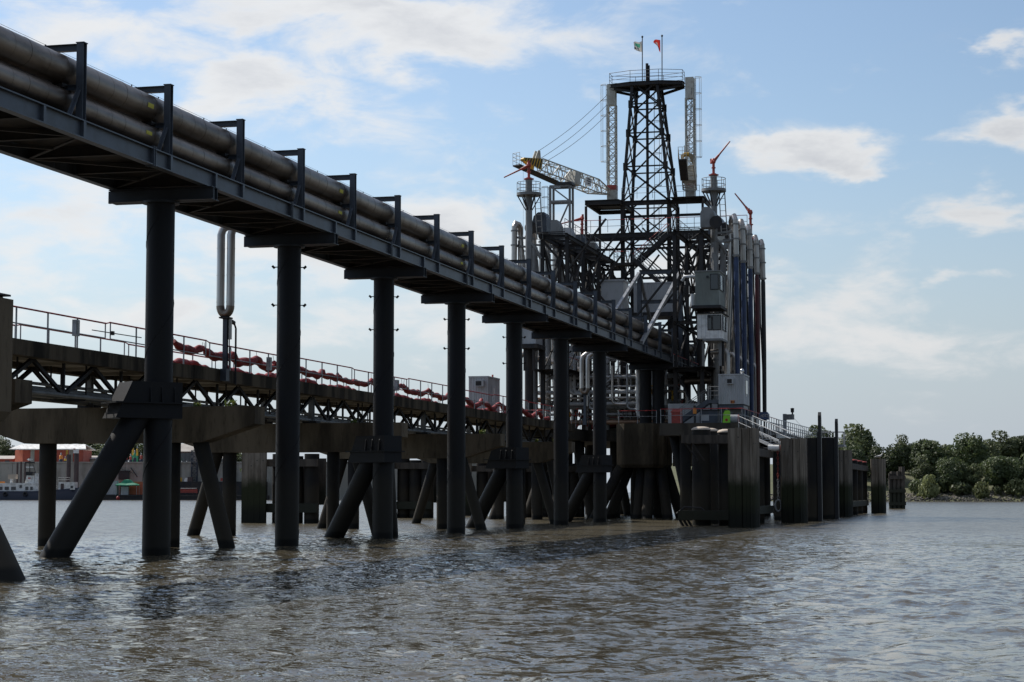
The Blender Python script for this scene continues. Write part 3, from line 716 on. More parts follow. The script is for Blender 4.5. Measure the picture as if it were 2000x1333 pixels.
def junction_box(px, py, label):
    p = W(px, py, X=JN + .02); t = thing('switch_box', label, 'switch box', p + V(0, 0, -.3), 'switch boxes on the jetty rail')
    m = MB(); m.box(p + V(-.02, -.12, -.28), p + V(.14, .14, .28)); m.obj('housing', 'galv', t)
    m = MB(); m.box(p + V(.14, -.08, -.22), p + V(.155, .02, .22)); m.obj('cover', 'glass_dark', t)
junction_box(145, 641, 'grey switch box on the rail gap beside the first bridge column')
junction_box(523, 711, 'grey switch box on the rail between red booms by the second column')
junction_box(773, 753, 'grey switch box on the rail behind the third bridge column')
def swing_bar():
    p = W(180, 645, X=JN + .05); q = W(276, 660, X=JN + .05); t = thing('boom_gate', 'thin dark swing arm clamped to the jetty handrail', 'swing arm', p)
    rod('arm', p, q, .035, 'dark_steel', t); m = MB(); c = lerp(p, q, .4); m.box(c - V(.05, .07, .07), c + V(.05, .07, .07)); m.obj('clamp', 'dark_steel', t)
swing_bar()
def corr_box(t, x0, x1, y0, y1, z0, z1, mat_, pitch=.16, dep=.025, name='wall'):
    """box with vertically ribbed walls"""
    def wall(a, b, n):
        a = Vector(a); b = Vector(b); n = Vector(n); L_ = (b - a).length; k = max(2, int(L_ / pitch)); m = MB(); u = (b - a) / k
        for i in range(k):
            p = a + u * i; cs = [p, p + u * .15 + n * dep, p + u * .6 + n * dep, p + u * .75, p + u]
            for c0, c1 in zip(cs[:-1], cs[1:]): m.quad(c0, c1, c1 + V(0, 0, z1 - z0), c0 + V(0, 0, z1 - z0))
        m.obj(name, mat_, t)
    wall((x0, y0, z0), (x1, y0, z0), (0, -1, 0)); wall((x1, y0, z0), (x1, y1, z0), (1, 0, 0))
    wall((x1, y1, z0), (x0, y1, z0), (0, 1, 0)); wall((x0, y1, z0), (x0, y0, z0), (-1, 0, 0))
    m = MB(); m.box((x0 - .06, y0 - .06, z1), (x1 + .06, y1 + .06, z1 + .1)); m.obj('roof', mat_, t)
    m = MB(); m.box((x0 - .03, y0 - .03, z0 - .08), (x1 + .03, y1 + .03, z0)); m.obj('floor', 'dark_steel', t)
    for x in (x0, x1):
        for y in (y0, y1): bar('corner_post', (x, y, z0), (x, y, z1), .09, .09, mat_, t, up=(0, 1, 0))
def ac_unit(t, x, y, z, w=.6, h=.42):
    m = MB(); m.box((x - w / 2, y - .35, z), (x + w / 2, y - .03, z + h)); o = m.obj('air_conditioner', 'panel_grey', t)
    m = MB(); m.box((x - w * .42, y - .36, z + .05), (x + w * .28, y - .352, z + h - .05)); m.obj('grille', 'black_paint', o)
    for k in range(4):
        zz = z + .09 + k * .075; m = MB(); m.box((x - w * .42, y - .368, zz), (x + w * .28, y - .361, zz + .02)); m.obj('slat', 'dark_steel', o)
def jetty_cabin():
    Yc = 124.0; a = W(917, 800, Y=Yc); b = W(952, 800, Y=Yc); z1 = W(930, 738, Y=Yc).z
    t = thing('equipment_cabin', 'pale grey ribbed equipment cabin with air conditioner on the jetty', 'cabin', ((a.x + b.x) / 2, Yc + 1, DT))
    corr_box(t, a.x, b.x, Yc, Yc + 3.0, DT + .12, z1, 'panel_grey')
    ac_unit(t, a.x + .75, Yc, z1 - .6, .55, .4)
    m = MB(); m.box((b.x + .03, Yc + 1.0, DT + .2), (b.x + .06, Yc + 1.9, DT + 2.1)); o = m.obj('door', 'panel_grey', t)
    m = MB(); m.box((b.x + .06, Yc + 1.3, DT + 1.3), (b.x + .07, Yc + 1.6, DT + 1.9)); m.obj('notice', 'white_paint', o)
    m = MB(); m.cyl((b.x - .1, Yc + 1.7, z1 + .1), (b.x - .1, Yc + 1.7, z1 + .28), .06, n=10); m.obj('beacon', 'crane_red', t)
jetty_cabin()
# ------------------------------------------------------------------ octagonal concrete pile caps
def pile_cap(cx, cy, hx, hy, ch, label, z0=4.0, z1=7.4, legs=()):
    t = thing('concrete_dolphin', label, 'dolphin', (cx, cy, 0), 'concrete dolphins under the bridge')
    o8 = [(-hx, -hy + ch), (-hx + ch, -hy), (hx - ch, -hy), (hx, -hy + ch), (hx, hy - ch), (hx - ch, hy), (-hx + ch, hy), (-hx, hy - ch)]
    m = MB(); m.prism([(cx + a, cy + b, z0 + .25) for a, b in o8], (0, 0, z1 - z0 - .25))
    lo = [(cx + a * .93, cy + b * .93, z0) for a, b in o8]; hi = [(cx + a, cy + b, z0 + .25) for a, b in o8]
    for i in range(8): m.quad(lo[i], lo[(i + 1) % 8], hi[(i + 1) % 8], hi[i])
    m.poly(lo[::-1]); m.obj('cap_block', 'concrete', t)
    for (x0, y0, x1, y1) in legs:
        p1 = V(cx + x0, cy + y0, z0 + .05); p0 = V(cx + x1, cy + y1, 0); d = p0 - p1
        m = MB(); m.cyl(p1 + d * 1.6, p1, .42, n=20); m.obj('raked_pile', 'pile_steel', t)
    return t
pc = W(26, 600, Y=47.65)
_l0 = W(12, 1133, Z=0); LX, LY = _l0.x - (pc.x - 2.25), _l0.y - 46.0
pile_cap(pc.x - 2.25, 46.0, 2.25, 2.2, .55, 'stained concrete pile cap with raked pile beside the first jetty crossbeam', 4.0, 7.3,
         ((1.7, -1.5, LX, LY), (-1.2, -1, -2.6, -4), (-1, 1, -2.5, 3.5)))
def cap_plate():
    t = thing('steel_grating', 'loose steel grating lying on top of the stained concrete pile cap', 'grating', (pc.x - 1.2, 46, 7.3))
    for dx in (-.9, -.3, .3, .85): m = MB(); m.box((pc.x - 1.2 + dx, 44.2, 7.3), (pc.x - 1.08 + dx, 47.5, 7.38)); m.obj('bearer', 'dark_steel', t)
    m = MB(); m.box((pc.x - 2.4, 44.1, 7.38), (pc.x - .05, 47.6, 7.43)); m.obj('sheet', 'dark_steel', t)
cap_plate()
pile_cap(-28.0, 152.5, 1.9, 2.6, .75, 'octagonal concrete pile cap under the twin columns at the landing', 3.95, 7.4,
         ((-1.6, -1.6, -3.4, -3.2), (-1.2, -.4, -2.6, -1.6), (.0, -1.2, -.1, -2.6), (.7, -1.5, .9, -4.2), (1.5, -1.2, 2.4, -3.4), (1.6, .5, 3.0, -.6), (-.9, 1, -1.0, 1.3), (.8, 1, .9, 1.4)))
# ------------------------------------------------------------------ loading platform at the end of the bridge
HD = 7.1
def platform():
    t = thing('loading_platform', 'concrete loading platform, shade put into its dark tone, on tubular piles at the end of the bridge', 'platform', (-28.5, 160, 0))
    m = MB(); m.box((-38.5, 141, HD - .9), (-33.4, 156, HD)); m.obj('deck_slab', 'concrete_shaded', t)
    m = MB(); m.box((-38.5, 156.02, HD - .9), (-30.2, 183, HD)); m.obj('deck_slab', 'concrete_shaded', t)
    m = MB(); m.box((-30.18, 155.6, HD - .9), (-24.9, 183, HD)); m.obj('deck_slab', 'concrete_shaded', t)
    m = MB(); m.box((-24.88, 141.5, HD - .9), (-18.6, 183, HD)); m.obj('deck_slab', 'concrete_shaded', t)
    m = MB(); m.box((-24.7, 146.2, HD - 3.1), (-19, 147.2, HD - .92)); m.obj('front_beam', 'concrete_deck', t)
    for x in (-37.5, -34.5, -31.5, -23.2, -20.2):
        for y in (143, 150, 158, 167, 176):
            if x == -31.5 and y < 156: continue
            m = MB(); m.cyl((x, y, -3), (x, y, HD - .9), .42, n=18); m.obj('pile', 'pile_steel', t)
    for x, dx in ((-36, -2.5), (-34, 2.0), (-22, -1.5), (-24.2, 1.9)):
        for y in (144, 154.5, 170):
            m = MB(); m.cyl((x + dx, y - 1.5, -2), (x, y, HD - .9), .38, n=18); m.obj('raked_pile', 'pile_steel', t)
    railing(t, [(-37.9, 141.2, HD), (-33.6, 141.2, HD), (-33.6, 155.8, HD), (-30.4, 156.3, HD)], 1.05, 'galv', 'red_paint', 1.7)
    railing(t, [(-24.8, 141.7, HD), (-18.8, 141.7, HD), (-18.8, 165, HD)], 1.05, 'galv', 'red_paint', 1.7)
    railing(t, [(-29.6, 150.05, 7.4), (-26.6, 150.05, 7.4)], 1.0, 'galv', 'red_paint', 1.3)
    return t
platform()
# ---- lattice tower
TX0, TX1, TY0, TY1 = -33.1, -28.9, 170.0, 174.6
def face_brace(t, c0, c1, z0, z1, w, mat_, inv, horiz=True, gus=True):
    """X bracing between two legs given as functions of z"""
    a0, b0, a1, b1 = c0(z0), c1(z0), c0(z1), c1(z1)
    bar('diagonal', a0, b1, w, w, mat_, t, 'angle'); bar('diagonal', b0, a1, w, w, mat_, t, 'angle')
    if horiz: bar('horizontal', a1, b1, w, w, mat_, t, 'ibeam')
    if gus:
        n = (b0 - a0).normalized()
        for p in (a1, b1): bar('gusset_plate', p - V(0, 0, .35), p + V(0, 0, .35), .42 if abs(n.x) > .5 else .12, .12 if abs(n.x) > .5 else .42, mat_, t, up=(0, 1, 0))
def tower():
    t = thing('lattice_tower', 'tall dark steel lattice tower rising from the loading platform', 'tower', (-31, 172.3, HD))
    zt, zk = 39.0, 28.0
    for x in (TX0, TX1):
        for y in (TY0, TY1):
            bar('leg', (x, y, HD), (x, y, zk), .34, .34, 'dark_steel', t, 'ibeam', up=(0, 1, 0))
    cx, cy, hs = -31.25, 172.3, 1.13
    def up(sx, sy):
        a = V(TX1 if sx > 0 else TX0, TY1 if sy > 0 else TY0, zk); b = V(cx + sx * hs, cy + sy * hs, zt)
        return lambda z: lerp(a, b, (z - zk) / (zt - zk))
    def lo(sx, sy): return lambda z: V(TX1 if sx > 0 else TX0, TY1 if sy > 0 else TY0, z)
    cs = [(-1, -1), (1, -1), (1, 1), (-1, 1)]
    for s in cs: f = up(*s); bar('leg', f(zk), f(zt), .24, .24, 'dark_steel', t, 'ibeam', up=(0, 1, 0))
    zl = [zk, 31.2, 34.3, 37.0, zt]
    for i, (a, b) in enumerate(zip(zl[:-1], zl[1:])):
        for j in range(4):
            face_brace(t, up(*cs[j]), up(*cs[(j + 1) % 4]), a, b, .12, 'dark_steel', 0, gus=(i < 3))
    zl = [HD + .5, 12.3, 17.2, 21.0, 24.6, zk]
    for i, (a, b) in enumerate(zip(zl[:-1], zl[1:])):
        for j in range(4):
            if i in (0, 1) and j == 0: continue
            A, B = lo(*cs[j]), lo(*cs[(j + 1) % 4])
            if j % 2: face_brace(t, A, B, a, b, .11, 'dark_steel', 0, gus=False)
            elif i == 4: face_brace(t, A, B, a, b, .11, 'dark_steel', 0, gus=False)
            else:
                bar('horizontal', A(b), B(b), .13, .13, 'dark_steel', t, 'ibeam')
                if i == 3: bar('diagonal', A(a), B(b), .11, .11, 'dark_steel', t, 'angle')
    rod('centre_mast', (cx + .05, cy - .2, 24.6), (cx + .05, cy - .2, 40.9), .26, 'dark_steel', t, 12)
    rod('mast_tube', (cx + .25, cy - .25, 38), (cx + .25, cy - .25, 40.7), .14, 'dark_steel', t, 10)
    # head platform
    m = MB(); x0, x1 = cx - 3.35, cx + 3.35
    oc = [(x0, cy - .6), (cx - 1.3, cy - 1.35), (cx + 1.3, cy - 1.35), (x1, cy - .6), (x1, cy + .6), (cx + 1.3, cy + 1.35), (cx - 1.3, cy + 1.35), (x0, cy + .6)]
    m.prism([(a, b, zt) for a, b in oc], (0, 0, .08)); m.obj('head_platform', 'dark_steel', t)
    for i in range(8):
        a, b = oc[i], oc[(i + 1) % 8]
        za = zt - .12; bar('edge_beam', (a[0], a[1], za), (b[0], b[1], za), .16, .34, 'dark_steel', t, 'ibeam')
    for s in (-1, 1):
        bar('outrigger', (cx + s * .9, cy - 1.1, 38.15), (cx + s * 3.35, cy - .55, 38.7), .2, .22, 'dark_steel', t, 'ibeam')
        bar('outrigger', (cx + s * .9, cy + 1.1, 38.15), (cx + s * 3.35, cy + .55, 38.7), .2, .22, 'dark_steel', t, 'ibeam')
    railing(t, [(a, b, zt + .08) for a, b in oc] + [(oc[0][0], oc[0][1], zt + .08)], 1.0, 'grey_steel', 'grey_steel', 1.6, (.35, .68), .045)
    ladder_cage(t, (cx + .6, cy + .3, 28.2), 10.4, 'grey_steel', (1, .2), 7)
    ladder_cage(t, (cx + .5, cy + .6, 24.8), 3.4, 'grey_steel', (1, 0), 3)
    # crane level
    for y, xe in ((168.8, TX0), (TY0, -25.6), (TY1 + .4, TX0)):
        bar('platform_beam', (-36.3, y, 27.8), (xe, y, 27.8), .2, .38, 'dark_steel', t, 'ibeam')
    for x in (-36.2, TX0, TX1, -25.7):
        bar('platform_beam', (x, 168.7, 27.8), (x, 175.2 if x < -28 else 173, 27.8), .2, .36, 'dark_steel', t, 'ibeam')
    m = MB(); m.box((-36.3, 168.8, 28.02), (TX0 - .1, 175, 28.06)); m.obj('grating', 'dark_steel', t)
    m = MB(); m.box((TX1 + .3, 168.8, 28.02), (-25.6, 173, 28.07)); m.obj('grating', 'dark_steel', t)
    for x, y in ((-36.2, 168.8), (-36.2, 174.9), (-25.7, 168.8), (-25.7, 174.9)):
        bar('prop', (x, y, 17.5), (x, y, 27.5), .2, .2, 'dark_steel', t, 'ibeam', up=(0, 1, 0))
    bar('horizontal', (TX0, TY0, 26.6), (-25.7, TY0, 26.6), .18, .22, 'dark_steel', t, 'ibeam')
    railing(t, [(-33, 169, 28.06), (-26, 169, 28.06)], 1.0, 'grey_steel', 'grey_steel', 1.3, (.5,), .04)
    # walkway level linking both arm rows
    for y in (167.4, TY0 - .35):
        bar('walkway_beam', (-37, y, 24.6), (-21.5, y, 24.6), .22, .38, 'dark_steel', t, 'ibeam')
    m = MB(); m.box((-37, 167.5, 24.8), (-21.5, 168.5, 24.84)); m.obj('grating', 'dark_steel', t)
    railing(t, [(-37, 167.3, 24.9), (-21.6, 167.3, 24.9)], 1.1, 'grey_steel', 'red_paint', 1.6, (.5,), .05)
    bar('horizontal', (-37, TY0, 23.7), (-21.5, TY0, 23.7), .18, .2, 'dark_steel', t, 'ibeam')
    for z, w in ((20.9, .18), (17.3, .26)):
        bar('horizontal', (-37, 168.6, z), (-21.5, 168.6, z), w, w, 'dark_steel', t, 'ibeam')
    for x0, x1 in ((-36.2, TX0), (TX1, -25.2), (-25.2, -21.8)):
        bar('diagonal', (x0, 169.4, 20.3), (x1, 169.4, 24.4), .16, .16, 'dark_steel', t, 'angle')
        bar('diagonal', (x1, 169.5, 20.3), (x0, 169.5, 24.4), .16, .16, 'dark_steel', t, 'angle')
    # hook block hanging under the crane level
    return t
tower()
def stairs(name, a, b, w, label, cat='stairs', matr='grey_steel', mats_='dark_steel', redrail=None, wy=(0, 1, 0), steps=True):
    a = Vector(a); b = Vector(b); t = thing(name, label, cat, a); n = Vector(wy) * w
    for o in (Vector((0, 0, 0)), n): bar('stringer', a + o, b + o, .08, .34, mats_, t)
    k = max(3, int(abs(b.z - a.z) / .22))
    for i in range(1, k):
        p = lerp(a, b, i / k); d = (b - a); d.z = 0; d.normalize(); m = MB()
        m.prism([p, p + n, p + n + d * .24, p + d * .24], (0, 0, .035)); m.obj('tread', mats_, t)
    for o in (Vector((0, 0, 0)), n):
        for i in range(5):
            p = lerp(a, b, i / 4) + o; rod('post', p, p + V(0, 0, 1.0), .045, matr, t, 6)
        rod('rail', a + o + V(0, 0, 1), b + o + V(0, 0, 1), .055, redrail or matr, t, 6)
        for f in (.35, .68): rod('rail', a + o + V(0, 0, f), b + o + V(0, 0, f), .035, matr, t, 6)
    return t
pa = W(1236, 519, Y=166.6); pb = W(1304, 458, Y=166.6)
stairs('tower_stair', pa, pb, .9, 'dark steel stair with red rail climbing to the walkway between the arm rows', redrail='red_paint')
def landing(px0, px1, py, Y, label, legs=True):
    a = W(px0, py, Y=Y); b = W(px1, py, Y=Y); t = thing('stair_landing', label, 'landing', a)
    m = MB(); m.box((a.x, Y - .1, a.z - .22), (b.x, Y + 1.3, a.z)); m.obj('deck', 'dark_steel', t)
    bar('bracket', (b.x - .3, Y + 1.0, a.z - 1.9), (a.x + .2, Y + 1.0, a.z - .2), .12, .14, 'dark_steel', t)
    bar('bracket', (b.x - .2, Y + .4, a.z - 1.9), (b.x - .2, Y + .4, a.z - .2), .3, .3, 'dark_steel', t, up=(0, 1, 0))
    railing(t, [(a.x, Y + 1.2, a.z), (a.x, Y, a.z), (b.x - .4, Y, a.z)], 1.0, 'grey_steel', 'red_paint', 1.2)
landing(1200, 1237, 514, 166.4, 'small stair landing clamped to the tower leg')
pa = W(1300, 565, Y=166.2); pb = W(1238, 507, Y=166.2)
stairs('tower_stair', pa, pb, .8, 'steel stair descending from the landing towards the grey cabins')
# ---- flags
def flag(px, top, py_deck, colr, label, shape, reach, hgt):
    p = W(px, py_deck, Y=171.5); q = W(px, top, Y=171.5); p.z = 39.08
    t = thing('flagpole', label, 'flagpole', p); rod('pole', p, q, .09, 'dark_steel', t, 10)
    m = MB(); m.lathe(q, [(0, .14), (.08, .1), (.1, 0), (.06, -.06)], 8); m.obj('finial', 'dark_steel', t)
    nx, nz = 14, 10; verts = {}
    f = MB()
    for i in range(nx + 1):
        for j in range(nz + 1):
            u, v = i / nx, j / nz; x, z = shape(u, v)
            f.v.append(q + V(-.06 - x * reach, .18 * math.sin(u * 7 + v * 2.5) * (.3 + u), -z * hgt - .35))
    for i in range(nx):
        for j in range(nz): f.face((i * (nz + 1) + j, i * (nz + 1) + j + 1, (i + 1) * (nz + 1) + j + 1, (i + 1) * (nz + 1) + j), True); f.mi[-1] = colr(i / nx, j / nz)
    return t, f
t, f = flag(1254.5, 73, 146, lambda u, v: (1 if (.2 < u < .85 and .12 < v < .5 + .1 * math.sin(u * 6) and not (.35 < u < .6 and .2 < v < .3)) else (2 if (.35 < u < .9 and .62 < v < .72 and int(u * 14) % 2) or (u > .85 and .5 < v < .9) else 0)),
            'flagpole with pale flag bearing a green emblem on the tower head', lambda u, v: (u * (1 - .12 * v), v + .1 * u - .32 * u * v + .05 * math.sin(u * 5)), .78, 1.0)
f.obj('flag', ['flag_white', 'flag_green', 'flag_ink'], t)
t, f = flag(1293, 71, 146, lambda u, v: (1 if (.42 < u < .8 and v > .22 and v < .8 and (u + v * .2) > .5) else 0),
            'flagpole with tattered red and white flag on the tower head', lambda u, v: (.14 + u * (1 - .62 * v) * .86, v * (1 - .55 * u * u) + .12 * u * u * (1 - v) - .08 * math.sin(u * 3)), .78, 1.15)
f.obj('flag', ['flag_red', 'flag_white'], t)
# ---- slewing cranes
def lattice_box(t, a, b, w0, w1, n, mat_, chord=.1, up=(0, 0, 1), name='mast'):
    a = Vector(a); b = Vector(b); z = (b - a).normalized(); x = Vector(up).cross(z)
    if x.length < .01: x = Vector((1, 0, 0))
    x.normalize(); y = z.cross(x); cs = [(-1, -1), (1, -1), (1, 1), (-1, 1)]
    P = lambda s, k: lerp(a, b, k / n) + (x * s[0] + y * s[1]) * ((w0 + (w1 - w0) * k / n) / 2)
    for s in cs: bar(name + '_chord', P(s, 0), P(s, n), chord, chord, mat_, t, up=tuple(y))
    for k in range(n):
        for j in range(4):
            s, q = cs[j], cs[(j + 1) % 4]
            bar(name + '_lacing', *((P(s, k), P(q, k + 1)) if (k + j) % 2 else (P(q, k), P(s, k + 1))), chord * .6, chord * .6, mat_, t)
            bar(name + '_lacing', P(s, k + 1), P(q, k + 1), chord * .55, chord * .55, mat_, t)
def crane(label, base, ptop, jib_tip, cage_side, seed):
    t = thing('slewing_crane', label, 'crane', base, 'slewing cranes on the tower')
    base = Vector(base); H = ptop - base.z
    m = MB(); m.cyl(base, base + V(0, 0, .45), .62, .5, n=20); m.obj('slew_ring', 'crane_paint', t)
    m = MB(); m.box(base + V(-.42, -.42, .45), base + V(.42, .42, 1.75)); o = m.obj('mast_foot', 'crane_paint', t)
    m = MB(); m.box(base + V(-.43, -.43, 1.3), base + V(.43, .43, 1.74)); m.obj('red_patch', 'crane_red', o)
    lattice_box(t, base + V(0, 0, 1.75), base + V(0, 0, H - 1.9), .72, .72, 11, 'crane_paint', .11)
    for s in (-1, 1):
        m = MB(); m.box(base + V(-.38, s * .3 - .05, H - 1.95), base + V(.38, s * .3 + .05, H)); m.obj('head_plate', 'crane_paint', t)
    for z in (-.35, -.75):
        m = MB(); m.cyl(base + V(0, -.24, H + z), base + V(0, .24, H + z), .2, n=14); m.obj('sheave', 'dark_steel', t)
    ladder_cage(t, base + V(cage_side * .5, 0, 2.2), H - 2.2, 'crane_paint', (cage_side, 0), 6, .4, .32, .2)
    tip = Vector(jib_tip); a = base + V(0, 0, 1.0); d = (tip - a); L_ = d.length; u = d / L_
    side = u.cross(V(0, 0, 1)).normalized(); upv = side.cross(u)
    p0 = a + u * .5; p1 = a + u * (L_ * .22); p2 = a + u * (L_ * .84)
    lattice_box(t, p0, p1, .4, 1.2, 3, 'crane_paint', .09, name='jib'); lattice_box(t, p1, p2, 1.2, 1.05, 10, 'crane_paint', .09, name='jib')
    m = MB(); w = .54
    q = [p2 + side * w + upv * .52, p2 + side * w - upv * .52, tip + side * .2 - upv * .12, tip + side * .2 + upv * .16]
    m.prism(q, side * (-.03)); q = [x - side * (2 * w) if i < 2 else x - side * .4 for i, x in enumerate(q)]; m.prism(q, side * .03)
    o = m.obj('tip_plate', 'yellow_paint', t)
    for s in (1, -1):
        for k in range(7):
            f0 = k / 7 + .02; f1 = f0 + .07; m = MB(); off = side * (s * .012)
            E = lambda f, v: lerp(p2 + side * (s * w) + upv * (.5 * v), tip + side * (s * .2) + upv * (.14 * v), f) + off
            m.poly([E(f0, 1), E(f1, 1), E(min(1, f1 + .06), -1), E(min(1, f0 + .06), -1)]); m.obj('stripe', 'black_paint', o)
    m = MB(); m.cyl(tip - side * .2, tip + side * .2, .16, n=12); m.obj('tip_sheave', 'yellow_paint', t)
    pg = a + u * (L_ * .86)
    for s in (-.2, .2):
        m = MB(); m.prism([pg - u * .35 + side * s + upv * .35, pg + u * .4 + side * s + upv * .25, pg + u * .15 + side * s + upv * 1.25, pg - u * .1 + side * s + upv * 1.25], side * .06); m.obj('gantry_plate', 'crane_paint', t)
    # luffing ropes to the mast head
    top = base + V(0, 0, H - .7)
    for k, (f, dz) in enumerate(((.86, 1.2), (.84, .5), (.78, .42))):
        s = a + u * (L_ * f) + upv * dz; e = top + V(cage_side * .2, 0, -.9 * k); m = MB()
        pts = [lerp(s, e, i / 12) + V(0, 0, -.35 * math.sin(math.pi * i / 12)) for i in range(13)]
        m.tube(pts, .022, n=5); m.obj('luffing_rope', 'dark_steel', t)
    # service walkway beside the jib tip
    w0 = a + u * (L_ * .55) - upv * .85 - side * .0; w1 = a + u * (L_ * 1.03) - upv * .62
    off = side * (.9 if seed == 1 else .7)
    m = MB(); m.prism([w0, w0 + off, w1 + off, w1], upv * .12); m.obj('service_walkway', 'dark_steel', t)
    pts = [w0 + off, w1 + off, w1]
    for i, (p, q) in enumerate(zip(pts[:-1], pts[1:])):
        n = 5 if i == 0 else 2
        for k in range(n + 1): p_ = lerp(p, q, k / n) + upv * .1; rod('post', p_, p_ + V(0, 0, 1.05), .04, 'crane_paint', t, 6)
        for h in (.4, .72, 1.05): rod('rail', p + upv * .1 + V(0, 0, h), q + upv * .1 + V(0, 0, h), .04, 'crane_paint', t, 6)
    # nameplate and motor box on the jib
    if seed == 1:
        c = a + u * (L_ * .30); m = MB(); so = -side if side.y > 0 else side; so = so * .64
        m.prism([c + so - upv * .36, c + so + u * .8 - upv * .36, c + so + u * .8 + upv * .36, c + so + upv * .36], so * .06); b = m.obj('nameplate', 'white_paint', t)
        for r_, (f0, f1) in enumerate(((.25, .7), (.1, .8), (.25, .6))):
            m = MB(); zz = .2 - r_ * .2; s_ = so * 1.08
            m.prism([c + s_ + u * (.8 * f0) + upv * zz, c + s_ + u * (.8 * f1) + upv * zz, c + s_ + u * (.8 * f1) + upv * (zz + .08), c + s_ + u * (.8 * f0) + upv * (zz + .08)], so * .01); m.obj('lettering', 'flag_ink', b)
    c = a + u * (L_ * .42); m = MB(); m.obox(c, c + u * .7, 1.26, 1.22, tuple(upv)); m.obj('winch_box', 'crane_paint', t)
    rod('hook_rope', tip - V(0, 0, .1), tip - V(0, 0, 8.0), .018, 'dark_steel', t, 5)
    m = MB(); m.box(tip + V(-.08, -.08, -8.4), tip + V(.08, .08, -7.9)); m.obj('hook_block', 'dark_steel', t)
    return t
cb = W(1196, 388, Y=172.0); cb.z = 28.06
crane('pale lattice slewing crane with jib reaching out over the far arm row', cb, W(1190, 166, Y=172).z, W(1022, 312, Y=163.0), -1, 1)
cb2 = W(1349, 388, Y=172.0); cb2.z = 28.06
crane('pale lattice slewing crane with jib swung towards the pipe bridge', cb2, W(1352, 152, Y=172).z, W(1341, 302, Y=162.0), 1, 2)
# ---- jib rest
def jib_rest():
    Y = 160.0; a = W(1075, 470, Y=Y); b = W(1113, 470, Y=Y); top = W(1080, 364, Y=Y).z
    t = thing('jib_rest', 'tall pale steel frame with caged ladder under the resting crane jib', 'frame', (a.x, Y, 22.4))
    for x in (a.x, b.x):
        for y in (Y, Y + 1.2): bar('post', (x, y, 15.5 if x == b.x else 22.4), (x, y, top), .17, .17, 'grey_steel', t, 'box', up=(0, 1, 0))
    for z in (top, W(1080, 394, Y=Y).z, 22.9):
        for y in (Y, Y + 1.2): bar('beam', (a.x, y, z), (b.x, y, z), .16, .16, 'grey_steel', t)
        for x in (a.x, b.x): bar('beam', (x, Y, z), (x, Y + 1.2, z), .16, .16, 'grey_steel', t)
    zm = W(1080, 394, Y=Y).z
    bar('diagonal', (a.x, Y, top), (b.x, Y, zm), .12, .12, 'grey_steel', t); bar('diagonal', (b.x, Y, zm), (a.x, Y, 23), .12, .12, 'grey_steel', t)
    m = MB(); m.box((a.x + .6, Y - .2, top + .1), (b.x + .2, Y + 1.4, top + .3)); m.obj('rest_pad', 'black_paint', t)
    ladder_cage(t, (a.x - .25, Y + .3, 22.6), top - 22.6, 'grey_steel', (-1, 0), 5, .4, .34, .35)
jib_rest()
# ---- fire monitors on round platforms
def monitor(root, p, nozzle):
    p = Vector(p); m = MB(); m.cyl(p, p + V(0, 0, .08), .22, n=14); m.cyl(p + V(0, 0, .08), p + V(0, 0, .95), .11, n=12); m.cyl(p + V(0, 0, .5), p + V(0, 0, .58), .17, n=12)
    m.obj('monitor_riser', 'crane_red', root)
    m = MB(); c = p + V(0, 0, 1.05); m.lathe(c, [(0, .28), (.14, .22), (.2, 0), (.14, -.15), (0, -.18)], 12); n = Vector(nozzle).normalized(); s = n.cross(V(0, 0, 1)).normalized()
    m.cyl(c - s * .55, c + s * .3, .1, n=10); m.cyl(c - s * .5 + V(0, 0, -.1), c - s * .5 + V(0, 0, .3), .1, n=8); m.obj('swivel', 'crane_red', root)
    m = MB(); m.cyl(c + n * .1, c + n * .7, .14, .09, n=10); m.cyl(c + n * .7, c + n * 2.2, .075, .05, n=10); m.obj('nozzle', 'crane_red', root)
